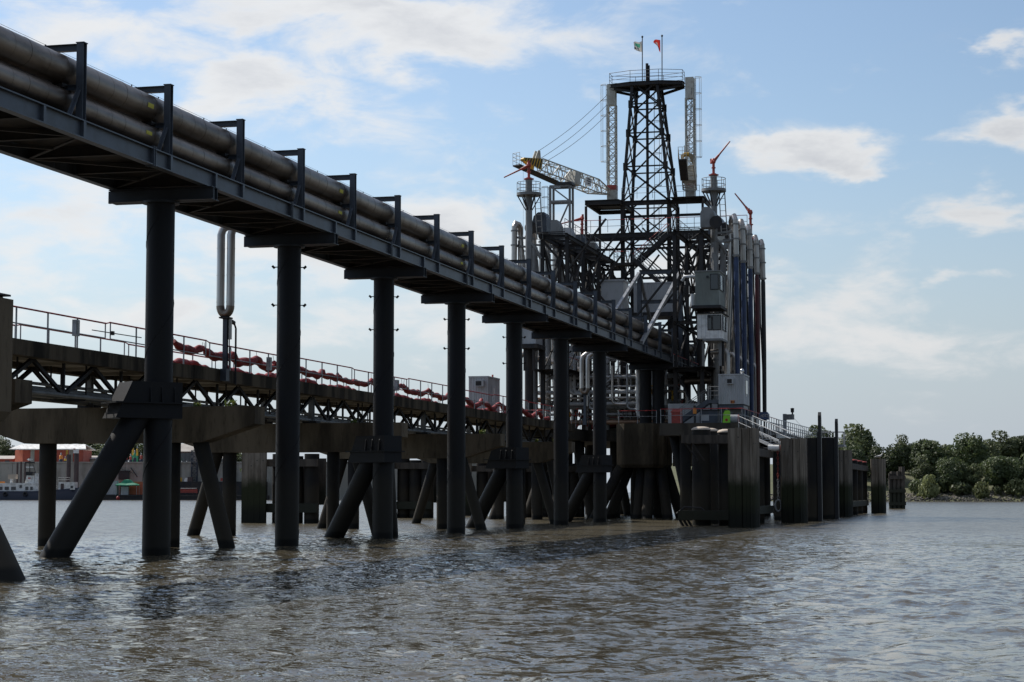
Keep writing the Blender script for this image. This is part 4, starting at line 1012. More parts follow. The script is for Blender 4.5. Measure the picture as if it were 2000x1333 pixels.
def monitor_tower(px, py, Y, label, nozzle):
    p = W(px, py, Y=Y); z = p.z; t = thing('monitor_tower', label, 'monitor tower', (p.x, Y, HD), 'fire monitor towers')
    m = MB(); m.cyl((p.x, Y, 18.5), (p.x, Y, z + 1.35), .27, n=16); m.obj('mast', 'grey_steel', t)
    m = MB(); m.cyl((p.x, Y, HD), (p.x, Y, 18.6), .34, n=16); m.obj('mast_base', 'dark_steel', t)
    m = MB(); m.cyl((p.x, Y, z), (p.x, Y, z + .22), .98, n=28); m.obj('round_deck', 'grey_steel', t)
    for k in range(6):
        a = k * math.pi / 3 + .3; d = V(math.cos(a), math.sin(a), 0); bar('deck_strut', V(p.x, Y, z - 1.15) + d * .25, V(p.x, Y, z) + d * .9, .08, .08, 'dark_steel', t)
    for k in range(9):
        a = k * 2 * math.pi / 9; q = V(p.x + .94 * math.cos(a), Y + .94 * math.sin(a), z + .2); rod('post', q, q + V(0, 0, .85), .045, 'grey_steel', t, 6)
    for h in (.55, 1.05):
        m = MB(); m.tube([V(p.x + .94 * math.cos(a), Y + .94 * math.sin(a), z + h) for a in np.linspace(0, 2 * math.pi, 25)], .028, n=6, caps=False); m.obj('rail_ring', 'grey_steel', t)
    m = MB(); m.cyl((p.x, Y, z + 1.3), (p.x, Y, z + 1.38), .4, n=18); m.obj('flange', 'crane_red', t)
    monitor(t, (p.x, Y, z + 1.38), nozzle)
    sgn = 1
    bar('stile', (p.x + .5, Y + .7, z - 3.4), (p.x + .35, Y + .5, z), .06, .06, 'grey_steel', t); bar('stile', (p.x + .95, Y + .7, z - 3.4), (p.x + .8, Y + .5, z), .06, .06, 'grey_steel', t)
    for k in range(7):
        f = k / 7; rod('rung', (p.x + .5 - .15 * f, Y + .7 - .2 * f, z - 3.4 + 3.4 * f), (p.x + .95 - .15 * f, Y + .7 - .2 * f, z - 3.4 + 3.4 * f), .04, 'grey_steel', t, 5)
    m = MB(); m.tube([V(p.x + .05, Y - .1, z - 2.4), V(p.x + .05, Y - .1, z - 3.6), V(p.x + .6, Y, z - 4.3), V(p.x + .9, Y + .2, z - 5.0)], .12, n=10); m.obj('foam_pipe', 'grey_steel', t)
    return t
monitor_tower(1033, 383, 148.5, 'fire monitor tower with round railed deck, red nozzle pointing away from the pipes', (-.85, -.2, -.42))
monitor_tower(1394, 375, 152.5, 'fire monitor tower with round railed deck above the green-grey cab', (.55, .3, .75))
def small_monitor(px, py, Y, label, nz, post=1.2):
    p = W(px, py, Y=Y); t = thing('fire_monitor', label, 'fire monitor', p - V(0, 0, post))
    m = MB(); m.cyl(p - V(0, 0, post), p + V(0, 0, .05), .13, n=12); m.cyl(p - V(0, 0, post), p - V(0, 0, post - .12), .25, n=12); m.obj('stand', 'crane_red', t)
    monitor(t, p, nz)
small_monitor(1137, 450, 167.9, 'red fire monitor on the end of the long walkway', (-.9, -.3, -.25), .5)
small_monitor(1466, 440, 163.0, 'red fire monitor above the silver loading arms', (-.62, .1, .8), 1.2)
# ---- loading arms
def arm_frame(x, inner, label, side):
    t = thing('arm_frame', label, 'steel frame', (x, 160, HD), 'frames behind the loading arms')
    ys = [149.5, 155.5, 161.5, 167.5, 173.5]; zt = 22.3; D_ = 'dark_steel'
    for k, y in enumerate(ys):
        for xx in (x, inner): bar('post', (xx, y, HD), (xx, y, zt), .28, .28, D_, t, 'ibeam', up=(0, 1, 0))
        for z in (zt, 15.2, 11.5): bar('beam', (x, y, z), (inner, y, z), .2, .24, D_, t, 'ibeam')
        bar('diagonal', (x, y, 15.2), (inner, y, 21.9), .14, .14, D_, t, 'angle'); bar('diagonal', (inner, y, 15.2), (x, y, 21.9), .14, .14, D_, t, 'angle')
        bar('diagonal', (x, y, 7.3), (inner, y, 11.5), .14, .14, D_, t, 'angle')
        # long raking struts down to the inner deck
        bar('raking_strut', (x, y, 22.0), (inner - side * 3.6, y + .8, 15.4), .18, .18, D_, t, 'angle')
        bar('raking_strut', (inner, y, 19.5), (inner - side * 3.4, y - 1.2, 23.4), .13, .13, D_, t, 'angle')
    for xx in (x, inner):
        for z, h in ((zt, .34), (15.2, .22), (11.5, .22)): bar('long_beam', (xx, 148.8, z), (xx, 174.2, z), .22, h, D_, t, 'ibeam')
        for a, b in zip(ys[:-1], ys[1:]):
            mdl = (a + b) / 2
            bar('diagonal', (xx, a, 15.3), (xx, b, 22.1), .15, .15, D_, t, 'angle'); bar('diagonal', (xx, b, 15.3), (xx, a, 22.1), .15, .15, D_, t, 'angle')
            bar('diagonal', (xx, a, 11.6), (xx, b, 15.1), .14, .14, D_, t, 'angle')
            bar('gusset_plate', (xx, mdl, 18.4), (xx, mdl, 19.0), .08, .6, D_, t, up=(1, 0, 0))
    for a, b in zip(ys[:-1], ys[1:]):
        bar('diagonal', (x, a, zt), (inner, b, zt), .14, .14, D_, t, 'angle')
    for k in range(26): y = 148.8 + k; bar('grating_bar', (x, y, zt + .25), (inner, y, zt + .25), .12, .06, D_, t)
    railing(t, [(inner, 148.7, zt + .29), (inner, 174.2, zt + .29)], 1.0, 'grey_steel', 'grey_steel', 2.0)
    m = MB(); m.box((min(x, inner) - .3, 148.6, 11.66), (max(x, inner) + .9 * side, 174.3, 11.7)) if side > 0 else m.box((x - .9, 148.6, 11.66), (inner + .3, 174.3, 11.7)); m.obj('grating', 'dark_steel', t)
    railing(t, [(inner, 148.7, 11.7), (inner, 174.2, 11.7)], 1.0, 'grey_steel', 'red_paint', 2.0)
    return t
arm_frame(-22.9, -25.0, 'dark braced steel frame carrying the loading arms on the river side', 1)
arm_frame(-35.6, -33.6, 'dark braced steel frame carrying the loading arms on the inner side', -1)
def loading_arm(i, Y, side, hose, label, group):
    x0 = -22.0 if side > 0 else -36.5; s = side; ax = x0 + s * 1.35; top = 23.6 + .15 * ((i * 7) % 3)
    t = thing('marine_loader', label, 'loading arm', (x0, Y, HD), group)
    m = MB(); m.cyl((x0, Y, HD), (x0, Y, 21.6), .24, n=18); o = m.obj('riser_pipe', 'grey_steel', t)
    for z in (9.2, 12.4, 15.6, 18.8): m = MB(); m.cyl((x0, Y, z), (x0, Y, z + .12), .33, n=18); m.obj('flange', 'grey_steel', o)
    # inboard arm: slanted pipe pair
    b0 = V(x0 + s * .55, Y + .35, 9.4); b1 = V(ax - s * .1, Y + .25, top - .9)
    m = MB(); m.cyl(b0, b1, .21, n=16); o = m.obj('inboard_arm', 'cladding_bright', t)
    for f in np.linspace(.06, .95, 12): m = MB(); q = lerp(b0, b1, f); m.cyl(q, q + (b1 - b0).normalized() * .05, .222, n=16); m.obj('band', 'cladding_bright', o)
    m = MB(); m.cyl(b0 + V(-s * .28, .3, .4), b1 + V(-s * .22, .3, -1.6), .07, n=8); m.obj('tie_rod', 'galv', t)
    # apex
    m = MB(); m.tube([b1, b1 + V(0, -.05, .55), V(ax, Y, top - .1), V(ax + s * .15, Y - .25, top), V(ax + s * .25, Y - .3, top - .35)], .24, n=16); m.obj('apex_swivel', 'cladding_bright', t)
    # outboard arm hanging down
    c0 = V(ax + s * .25, Y - .3, top - .3); c1 = V(ax + s * .30, Y - .25, 20.4); c2 = V(ax + s * .28, Y + .1, 8.2)
    m = MB(); m.cyl(c0, c1, .23, n=16); o = m.obj('outboard_pipe', 'cladding_bright', t)
    for f in (.1, .5, .95): m = MB(); q = lerp(c0, c1, f); m.cyl(q, q - V(0, 0, .1), .30, n=16); m.obj('flange', 'grey_steel', o)
    m = MB(); m.tube([c1, c1 + V(0, .02, -.3), lerp(c1, c2, .5) + V(s * .03, -.1, 0), c2], .2, n=14, radii=[.16, .2, .2, .18]); m.obj('hose', hose, t)
    m = MB(); m.tube([c1 + V(-s * .32, .2, 1.8), lerp(c1, c2, .3) + V(-s * .3, .3, 0), lerp(c1, c2, .75) + V(-s * .1, .25, 0)], .06, n=8); m.obj('hydraulic_line', 'dark_steel', t)
    for z in (21.6, 22.3): bar('bracket', (x0, Y, z), (ax + s * .1, Y, z + .15), .16, .16, 'grey_steel', t)
    # counterweight and sheave
    kx = x0 - s * .55; m = MB()
    prof = [(-.55, 22.75), (.55, 22.75), (.7, 23.3), (.5, 24.05), (.15, 24.35), (-.35, 24.35), (-.55, 23.9)]
    m.prism([(kx + s * a, Y - .6, z) for a, z in prof], (0, 1.5, 0)); m.obj('counterweight', ('grey_steel', 'steel_blue', 'crane_paint')[i % 3] if side > 0 else ('steel_blue', 'grey_steel', 'panel_grey')[i % 3], t)
    m = MB(); m.cyl((kx + s * .7, Y - .8, 23.1), (kx + s * .7, Y - .66, 23.1), .5, n=20); m.obj('sheave_wheel', 'dark_steel', t)
    # supply elbow at the foot
    e = x0 + s * 1.0; m = MB()
    pts = [V(e, Y - .9, HD)] + [V(e, Y - .9, 12.6)] + [V(e - s * .32 * (1 - math.cos(a)), Y - .9, 12.6 + .4 * math.sin(a)) for a in np.linspace(.3, math.pi / 2 + .4, 6)] + [V(x0 - s * .3, Y - .9, 12.9)]
    m.tube(pts, .21, n=14); o = m.obj('supply_elbow', 'cladding_bright', t)
    return t
RY = [151.0, 155.2, 159.5, 164.0, 168.2]
desc = ['silver loading arm with blue hose behind the green-grey cab', 'silver loading arm with blue hose, second of the river row', 'silver loading arm with blue hose below the red fire monitor', 'silver loading arm with maroon hose at the open end of the row', 'silver loading arm with black hose at the far open end']
for i, y in enumerate(RY): loading_arm(i, y, 1, ('blue_hose', 'blue_hose', 'blue_hose', 'maroon_hose', 'black_paint')[i], desc[i], 'river side loading arms')
for i, y in enumerate([150.6, 155.2, 160, 165, 170]):
    loading_arm(i, y, -1, 'cladding_rust' if i % 2 else 'grey_steel', ('inner row loading arm with %s hose and %s counterweight' % (('grey', 'rusty')[i % 2], ('blue-grey', 'grey', 'pale')[i % 3])), 'inner side loading arms')
# ---- control cabs and cabins
def window(t, a, b, n, frame='dark_steel', name='window'):
    """framed pane on an axis aligned wall; a, b = opposite corners, n = outward normal"""
    a = Vector(a); b = Vector(b); n = Vector(n); lo = Vector(map(min, a, b)); hi = Vector(map(max, a, b))
    m = MB(); m.box(lo + n * .0 + V(*(0 if n[i] else -.0 for i in range(3))), hi + n * .02); 
    e = V(*(0 if abs(n[i]) > .5 else .06 for i in range(3)))
    m = MB(); m.box(Vector(map(min, lo - e, lo - e + n * .035)), Vector(map(max, hi + e, hi + e + n * .035))); o = m.obj(name, frame, t)
    m = MB(); m.box(Vector(map(min, lo + n * .036, lo + n * .045)), Vector(map(max, hi + n * .036, hi + n * .045))); m.obj('pane', 'glass_dark', o)
    return o
def green_cab():
    Y = 146.5; a = W(1358, 597, Y=Y); b = W(1404, 530, Y=Y); z0, z1 = a.z, b.z; dy = 3.2
    t = thing('control_cab', 'green-grey control cab with one corner window above the pale cab', 'control cab', ((a.x + b.x) / 2, Y + 1.5, z0))
    m = MB(); m.box((a.x, Y, z0), (b.x, Y + dy, z1)); m.obj('wall', 'panel_green', t)
    m = MB(); m.box((a.x - .06, Y - .08, z1), (b.x + .08, Y + dy + .06, z1 + .07)); m.obj('roof', 'grey_steel', t)
    m = MB(); m.box((a.x - .3, Y - .1, z0 - .22), (b.x + .15, Y + dy + .1, z0)); m.obj('floor', 'dark_steel', t)
    window(t, (b.x - .62, Y, z1 - 1.35), (b.x - .08, Y, z1 - .25), (0, -1, 0)); window(t, (b.x, Y + .3, z1 - 1.35), (b.x, Y + 2.3, z1 - .25), (1, 0, 0))
    for k in range(1, 9):
        x = a.x + (b.x - a.x - .75) * k / 9; m = MB(); m.box((x, Y - .012, z0 + .05), (x + .03, Y - .002, z1 - .05)); m.obj('seam', 'panel_green', t)
    m = MB(); m.cyl((a.x + .95, Y - .1, z1 - .42), (a.x + .95, Y, z1 - .42), .1, n=10); m.obj('lamp', 'black_paint', t)
    m = MB(); m.tube([V(a.x - 1.1, Y + .6, z1 - .6), V(a.x - .9, Y + .5, z1 - .3), V(a.x - .5, Y + .4, z1 - .3), V(a.x + .05, Y + .4, z1 - .3)], .12, n=10); m.obj('vent_duct', 'panel_grey', t)
    for dx in (.1, -.1): bar('support', (a.x + 1.0 + dx * 8, Y + 2, z0 - .3), (a.x + 1.0 + dx * 8, Y + 2, 11.7), .16, .16, 'dark_steel', t, up=(0, 1, 0))
    m = MB(); m.cyl((a.x - .35, Y + 1.2, z0), (a.x - .35, Y + 1.2, z0 + 1.0), .2, n=14); m.obj('tank', 'panel_grey', t)
green_cab()
def white_cab():
    Y = 147.2; a = W(1362, 662, Y=Y); b = W(1410, 613, Y=Y); z0, z1 = a.z, b.z; dy = 3.0
    t = thing('control_cab', 'weathered pale control cab with two windows under the green-grey cab', 'control cab', ((a.x + b.x) / 2, Y + 1.5, z0))
    m = MB(); m.box((a.x, Y, z0), (b.x, Y + dy, z1)); m.obj('wall', 'white_paint', t)
    m = MB(); m.box((a.x - .1, Y - .12, z1), (b.x + .12, Y + dy + .06, z1 + .08)); m.obj('roof', 'dark_steel', t)
    m = MB(); m.box((a.x + .4, Y - .02, z0 - .16), (b.x + .05, Y + dy, z0 - .01)); m.obj('sill', 'grey_steel', t)
    window(t, (b.x - 1.05, Y, z1 - 1.2), (b.x - .82, Y, z1 - .15), (0, -1, 0)); window(t, (b.x - .68, Y, z1 - 1.2), (b.x - .12, Y, z1 - .15), (0, -1, 0))
    window(t, (b.x, Y + .2, z1 - 1.2), (b.x, Y + 2.2, z1 - .15), (1, 0, 0))
    m = MB(); m.cyl((a.x + .95, Y - .12, z1 - .22), (a.x + .95, Y, z1 - .22), .1, n=10); m.obj('lamp', 'black_paint', t)
    for k in range(1, 6): x = a.x + .32 * k; m = MB(); m.box((x, Y - .008, z0 + .02), (x + .018, Y - .001, z1 - .02)); m.obj('seam', 'panel_grey', t)
    for x in (a.x + .3, b.x - .3): bar('support', (x, Y + 1, 11.7), (x, Y + 1, z0 - .1), .2, .2, 'grey_steel', t, up=(0, 1, 0))
white_cab()
def office():
    Y = 144.0; a = W(1405, 790, Y=Y); b = W(1452, 733, Y=Y); z0, z1 = a.z, b.z
    t = thing('office_cabin', 'ribbed grey office cabin on blue legs with air conditioner and red sign', 'cabin', ((a.x + b.x) / 2, Y + 1.5, HD))
    corr_box(t, a.x, b.x, Y, Y + 3.0, z0, z1, 'panel_grey', .14)
    ac_unit(t, a.x + .85, Y, z1 - .65, .5, .4)
    m = MB(); m.box((a.x + .84, Y - .055, z0 + .06), (a.x + 1.16, Y - .03, z0 + .28)); o = m.obj('sign', 'orange', t)
    for k, w in ((0, .08), (1, .035), (2, .08)):
        m = MB(); x = a.x + .87 + k * .1; m.box((x, Y - .064, z0 + .09), (x + w, Y - .056, z0 + .25)); m.obj('digit', 'maroon_hose', o)
    m = MB(); m.box((b.x + .03, Y + .8, z1 - 1.35), (b.x + .06, Y + 1.9, z1 - .35)); m.obj('window', 'glass_dark', t)
    m = MB(); m.box((b.x + .03, Y + 1.1, z0 + .6), (b.x + .045, Y + 1.5, z0 + 1.0)); m.obj('notice', 'white_paint', t)
    for x in (a.x + .1, b.x - .1):
        for y in (Y + .1, Y + 2.9): bar('leg', (x, y, HD), (x, y, z0 - .08), .16, .16, 'steel_blue', t, 'ibeam', up=(0, 1, 0))
    for x in (a.x + .1, b.x - .1): bar('edge_beam', (x, Y, z0 - .2), (x, Y + 3, z0 - .2), .14, .22, 'steel_blue', t)
    bar('edge_beam', (a.x, Y + .05, z0 - .2), (b.x, Y + .05, z0 - .2), .14, .22, 'steel_blue', t)
    m = MB(); m.box((a.x + .3, Y + 2.4, HD), (b.x - .2, Y + 2.5, z0 - .25)); m.obj('back_panel', 'panel_grey', t)
    m = MB(); m.lathe((b.x - .15, Y + .4, z1 + .1), [(0, .42), (.12, .36), (.16, .22), (.1, .06), (.05, 0)], 12); m.obj('roof_lamp', 'bright_metal', t)
    m = MB(); m.tube([V(a.x + .75 + .16 * math.cos(q), Y + 2.35, z0 - .85 + .25 * math.sin(q)) for q in np.linspace(0, 6.28, 17)], .03, n=6); m.obj('hose_coil', 'black_paint', t)
office()
def grey_cabin(px0, px1, py0, py1, Y, dy, label, ribs, door=False):
    a = W(px0, py1, Y=Y); b = W(px1, py0, Y=Y); z0, z1 = a.z, b.z
    t = thing('switch_cabin', label, 'cabin', ((a.x + b.x) / 2, Y + dy / 2, z0))
    if ribs: corr_box(t, a.x, b.x, Y, Y + dy, z0, z1, 'panel_grey', .17)
    else:
        m = MB(); m.box((a.x, Y, z0), (b.x, Y + dy, z1)); m.obj('wall', 'panel_grey', t); m = MB(); m.box((a.x - .1, Y - .1, z1), (b.x + .1, Y + dy + .1, z1 + .14)); m.obj('roof', 'panel_grey', t)
        for k in (.02, .97): x = a.x + (b.x - a.x) * k; m = MB(); m.box((x, Y - .03, z0), (x + .05, Y - .002, z1)); m.obj('trim', 'panel_grey', t)
    m = MB(); m.box((a.x - .15, Y - .15, z0 - .35), (b.x + .15, Y + dy + .15, z0 - .02)); m.obj('base_frame', 'dark_steel', t)
    for x in (a.x + .2, b.x - .2):
        for y in (Y + .2, Y + dy - .2): bar('leg', (x, y, 11.5), (x, y, z0 - .35), .2, .2, 'dark_steel', t, up=(0, 1, 0))
grey_cabin(1174, 1217, 549, 612, 161.5, 2.4, 'plain pale grey switch cabin behind the bridge pipes', False)
grey_cabin(1239, 1318, 553, 611, 162.2, 3.0, 'wide ribbed grey switch cabin framed by the bridge end frame', True)
grey_cabin(1019, 1046, 632, 672, 147.0, 2.6, 'pale cabin of the inner arm row hanging half hidden below the bridge', False)
# ---- process piping and levels between the arm rows
def process_deck():
    t = thing('process_deck', 'grey steel process deck with pipe racks and red rails under the bridge end', 'process deck', (-30, 158, HD))
    for z in (11.5, 9.4):
        for y in (156.5, 166.5): bar('main_beam', (-36.8, y, z), (-25.2, y, z), .28, .36, 'panel_grey', t, 'ibeam')
        m = MB(); m.box((-33.3, 156.5, z + .19), (-25.3, 166.5, z + .23)); m.obj('grating', 'dark_steel', t)
    for x in (-33.3, -30.6, -28, -25.4):
        for y in (156.5, 166.5): bar('post', (x, y, HD), (x, y, 14.6), .24, .24, 'dark_steel', t, 'ibeam', up=(0, 1, 0))
    railing(t, [(-33.3, 156.4, 11.73), (-25.4, 156.4, 11.73)], 1.1, 'galv', 'galv', 1.5, (.5,))
    railing(t, [(-31.5, 156.3, 9.63), (-25.6, 156.3, 9.63)], 1.1, 'galv', 'red_paint', 1.5, (.5,))
    for x0, x1, z0, z1 in ((-33.3, -30.6, 11.7, 14.5), (-30.6, -28, 14.5, 11.7), (-28, -25.4, 11.7, 14.5)):
        bar('diagonal', (x0, 156.7, z0), (x1, 156.7, z1), .16, .16, 'dark_steel', t, 'angle')
    bar('main_beam', (-33.4, 156.5, 14.6), (-25.2, 156.5, 14.6), .28, .4, 'dark_steel', t, 'ibeam')
    bar('main_beam', (-33.4, 166.5, 14.6), (-25.2, 166.5, 14.6), .28, .4, 'dark_steel', t, 'ibeam')
    rr = random.Random(21)
    for px, py0, py1, d, mt in ((1037, 672, 782, .42, 'cladding_rust'), (1030, 672, 800, .2, 'cladding_rust'), (1062, 690, 800, .3, 'grey_steel'), (1114, 676, 770, .24, 'panel_grey'), (1122, 676, 770, .24, 'panel_grey'), (1150, 700, 800, .2, 'galv'), (1196, 715, 790, .22, 'cladding_bright'), (1246, 720, 815, .36, 'white_paint'), (1225, 712, 800, .18, 'galv')):
        a = W(px, py1, Y=153.4); b = W(px, py0, Y=153.4); m = MB(); m.tube([b, a + V(0, 0, .5), a + V(.05, 0, .2), a + V(.25, 0, .03), a + V(.6, 0, 0), a + V(1.1, 0, 0)], d / 2, n=14); m.obj('riser_pipe', mt, t)
    for py, d, mt, x0, x1 in ((700, .30, 'panel_grey', 1100, 1260), (738, .22, 'galv', 1100, 1250), (768, .34, 'panel_grey', 1040, 1250), (779, .2, 'cladding_bright', 1060, 1250), (790, .3, 'panel_grey', 1100, 1250)):
        a = W(x0, py, Y=154.2); b = W(x1, py, Y=154.2); b.z = a.z; rod('header_pipe', a, b, d, mt, t, 14)
    for px0, py0, px1, py1 in ((1044, 760, 1082, 735), (1108, 722, 1135, 700), (1170, 760, 1200, 735)):
        rod('brace_pipe', W(px0, py0, Y=153.8), W(px1, py1, Y=153.8), .16, 'galv', t, 10)
    m = MB(); m.box((-33, 158, HD), (-25.6, 160, 8.9)); m.obj('bund_wall', 'concrete_pale', t)
    for k in range(8):
        x = -32.6 + k * .95; h = rr.uniform(12.5, 14.6); d = rr.choice((.16, .22, .3, .36))
        mt = rr.choice(('cladding_bright', 'grey_steel', 'cladding_rust', 'galv')); y = rr.uniform(155.3, 156.1)
        m = MB(); m.tube([V(x, y, HD), V(x, y, h - .4), V(x, y + .1, h - .1), V(x, y + .4, h), V(x, y + 3, h)], d / 2, n=12); m.obj('riser_pipe', mt, t)
    for z, d, mt, xe in ((8.35, .22, 'galv', -25.2), (8.9, .3, 'grey_steel', -24.5), (10.15, .26, 'cladding_bright', -25.0), (10.6, .16, 'galv', -25.5), (7.7, .4, 'cladding_rust', -24.2)):
        m = MB(); m.tube([V(-36.4, 154.9, z), V(xe - .5, 154.9, z), V(xe - .1, 154.9, z - .08), V(xe, 154.9, z - .5), V(xe, 154.9, HD + .02)], d / 2, n=12); m.obj('header_pipe', mt, t)
    for k in range(14):
        x = -35.5 + k * .78; z = rr.choice((8.35, 8.9, 10.15)); m = MB(); m.lathe((x, 154.85, z + .1), [(.05, 0), (.05, .3), (.16, .32), (.16, .38), (.04, .4)], 8); m.cyl((x - .18, 154.85, z), (x - .12, 154.85, z), .24, n=10); m.cyl((x + .12, 154.85, z), (x + .18, 154.85, z), .24, n=10); m.obj('valve', rr.choice(('dark_steel', 'grey_steel', 'crane_red', 'yellow_paint')), t)
    return t
process_deck()
def big_elbow():
    a = W(1337, 745, Y=153.6); b = W(1392, 742, Y=153.6); t = thing('transfer_pipe', 'fat rust-streaked insulated transfer pipe with elbow beside the steel stair', 'pipe', (a.x, 153.6, HD))
    pts = [a, lerp(a, b, .75)] + [b + V(-.5 + .5 * math.sin(q), .55 * (1 - math.cos(q)), 0) for q in np.linspace(.3, 1.5, 5)] + [b + V(.05, 2.2, 0)]
    m = MB(); m.tube(pts, .33, n=18); m.obj('insulated_run', 'cladding', t)
    m = MB(); m.tube([a + V(.02, 0, 0), a + V(-.25, 0, 0)], .4, n=18); m.obj('flange', 'dark_steel', t)
    for k, dx in enumerate((.15, .6, 1.0, 1.25)):
        m = MB(); q = lerp(a, b, .4) + V(dx * .9, .5, 0); m.tube([V(q.x, q.y, 12.0), V(q.x, q.y, 9.2), V(q.x - .15, q.y - .2, 8.4), V(q.x - .6, q.y - .4, 7.9)], .11 + .03 * (k % 2), n=10); m.obj('drop_pipe', ('panel_grey', 'galv', 'white_paint', 'panel_grey')[k], t)
    for x in (a.x + .4, b.x - .7): bar('stanchion', (x, 153.6, HD), (x, 153.6, a.z - .3), .18, .18, 'dark_steel', t, up=(0, 1, 0))
big_elbow()
def yellow_pipe():
    a = W(1311, 815, Y=152.8); b = W(1311, 726, Y=152.8); t = thing('yellow_pipe', 'upright yellow pipe with flanged valve beside the steel stair', 'pipe', (a.x, 154.9, HD))
    rod('pipe', (a.x, 154.9, HD), (a.x, 154.9, b.z + .1), .24, 'yellow_paint', t, 14)
    m = MB(); m.cyl((a.x - .3, 154.9, 9.6), (a.x + .02, 154.9, 9.6), .24, n=12); m.lathe((a.x - .2, 154.6, 9.85), [(.06, 0), (.06, .25), (.2, .27), (.2, .32)], 10); m.obj('valve', 'yellow_paint', t)
yellow_pipe()
sa = W(1316, 824, Y=146.5); sb = W(1384, 783, Y=146.5); sa.z = HD
stairs('platform_stair', sa, sb, 1.0, 'blue-grey steel stair with pipe rails up to the office cabin', mats_='steel_blue')
def stair_bridge():
    b = W(1384, 783, Y=146.5); t = thing('stair_bridge', 'short railed landing between the steel stair and the office cabin', 'landing', (b.x, 146.5, HD)); x1 = W(1404, 783, Y=146.5).x
    m = MB(); m.box((b.x, 146.4, b.z - .2), (x1, 147.6, b.z + .05)); m.obj('deck', 'steel_blue', t); railing(t, [(b.x, 146.4, b.z + .05), (x1, 146.4, b.z + .05)], 1.0, 'grey_steel', 'grey_steel', .8, (.35, .68))
    for x in (b.x + .1, x1 - .1): bar('leg', (x, 147, HD), (x, 147, b.z - .2), .14, .14, 'steel_blue', t, up=(0, 1, 0))
stair_bridge()
def deck_things():
    def at(px, Y): p = W(px, 815, Y=Y); return V(p.x, Y, HD)
    p = at(1322, 143.6); t = thing('rubbish_bin', 'red lidded plastic bin on the platform edge', 'bin', p)
    m = MB(); m.prism([p + V(-.36, -.3, 0), p + V(.36, -.3, 0), p + V(.36, .3, 0), p + V(-.36, .3, 0)], (0, 0, .85)); m.obj('body', 'crane_red', t); m = MB(); m.prism([p + V(-.42, -.36, .85), p + V(.42, -.36, .85), p + V(.36, .36, 1.05), p + V(-.36, .36, 1.05)], (0, 0, .06)); m.obj('lid', 'crane_red', t)
    p = at(1357, 143.4); t = thing('warning_beacon', 'orange flashing beacon on a black post at the platform edge', 'beacon', p)
    rod('post', p, p + V(0, 0, .75), .16, 'black_paint', t, 12); m = MB(); m.lathe(p + V(0, 0, .75), [(.13, 0), (.14, .35), (.11, .42), (0, .45)], 12); m.obj('lens', 'orange', t); m = MB(); m.lathe(p + V(0, 0, 1.2), [(.09, 0), (.09, .12), (0, .2)], 10); m.obj('cap', 'dark_steel', t)
    p = at(1388, 144.6); t = thing('blue_container', 'blue metal tool container with pale notice below the office cabin', 'container', p)
    m = MB(); m.box(p + V(-.75, -.5, 0), p + V(.6, .5, 1.0)); m.obj('body', 'steel_blue', t); m = MB(); m.box(p + V(-.6, -.52, .25), p + V(-.05, -.503, .7)); m.obj('notice', 'panel_grey', t); m = MB(); m.box(p + V(-.8, -.55, 1.0), p + V(.65, .55, 1.07)); m.obj('lid', 'dark_steel', t)
    p = at(1419, 142.8); t = thing('lime_panel', 'lime green upright marker panel beside a white drum', 'marker panel', p)
    m = MB(); m.prism([p + V(-.3, 0, .05), p + V(.26, 0, .05), p + V(.26, 0, .85), p + V(.18, 0, .95), p + V(-.12, 0, .95), p + V(-.22, 0, .75)], (0, .12, 0)); m.obj('panel', 'lime', t); m = MB(); m.cyl(p + V(0, -.02, .25), p + V(0, -.005, .25), .1, n=10); m.obj('valve_knob', 'red_paint', t); rod('stand', p + V(0, .06, 0), p + V(0, .06, .1), .1, 'dark_steel', t)
    p = at(1434, 143.2); t = thing('drum', 'white and red round drum lying behind the lime panel', 'drum', p)
    m = MB(); m.cyl(p + V(-.3, 0, .35), p + V(.3, 0, .35), .32, n=18); m.obj('shell', 'panel_grey', t); m = MB(); m.cyl(p + V(.3, 0, .35), p + V(.36, 0, .35), .33, n=18); m.obj('rim', 'crane_red', t)
    p = at(1345, 148.5); t = thing('splash_wall', 'white panelled splash wall behind the stair', 'wall', p)
    for k in range(4): m = MB(); m.box(V(p.x - 1.6 + k * 1.02, 148.5, HD), V(p.x - .6 + k * 1.02, 148.6, HD + 1.75)); m.obj('panel', 'panel_grey', t)
    p = at(1165, 157.2); t = thing('red_heap', 'heap of folded red oil boom behind the platform rail', 'oil boom', p)
    m = MB(); m.tube([p + V(-2.2, .3, .3), p + V(-1.2, .5, .75), p + V(-.2, .2, .3), p + V(.8, .6, .35), p + V(1.6, .2, .6), p + V(2.6, .5, .25)], .26, n=12, radii=[.06, .24, .3, .22, .3, .06])
    for v in m.v: v += V(0, .06, .10) * mnoise.noise(v * 2.7)
    m.obj('boom_fabric', 'boom_red', t)
deck_things()
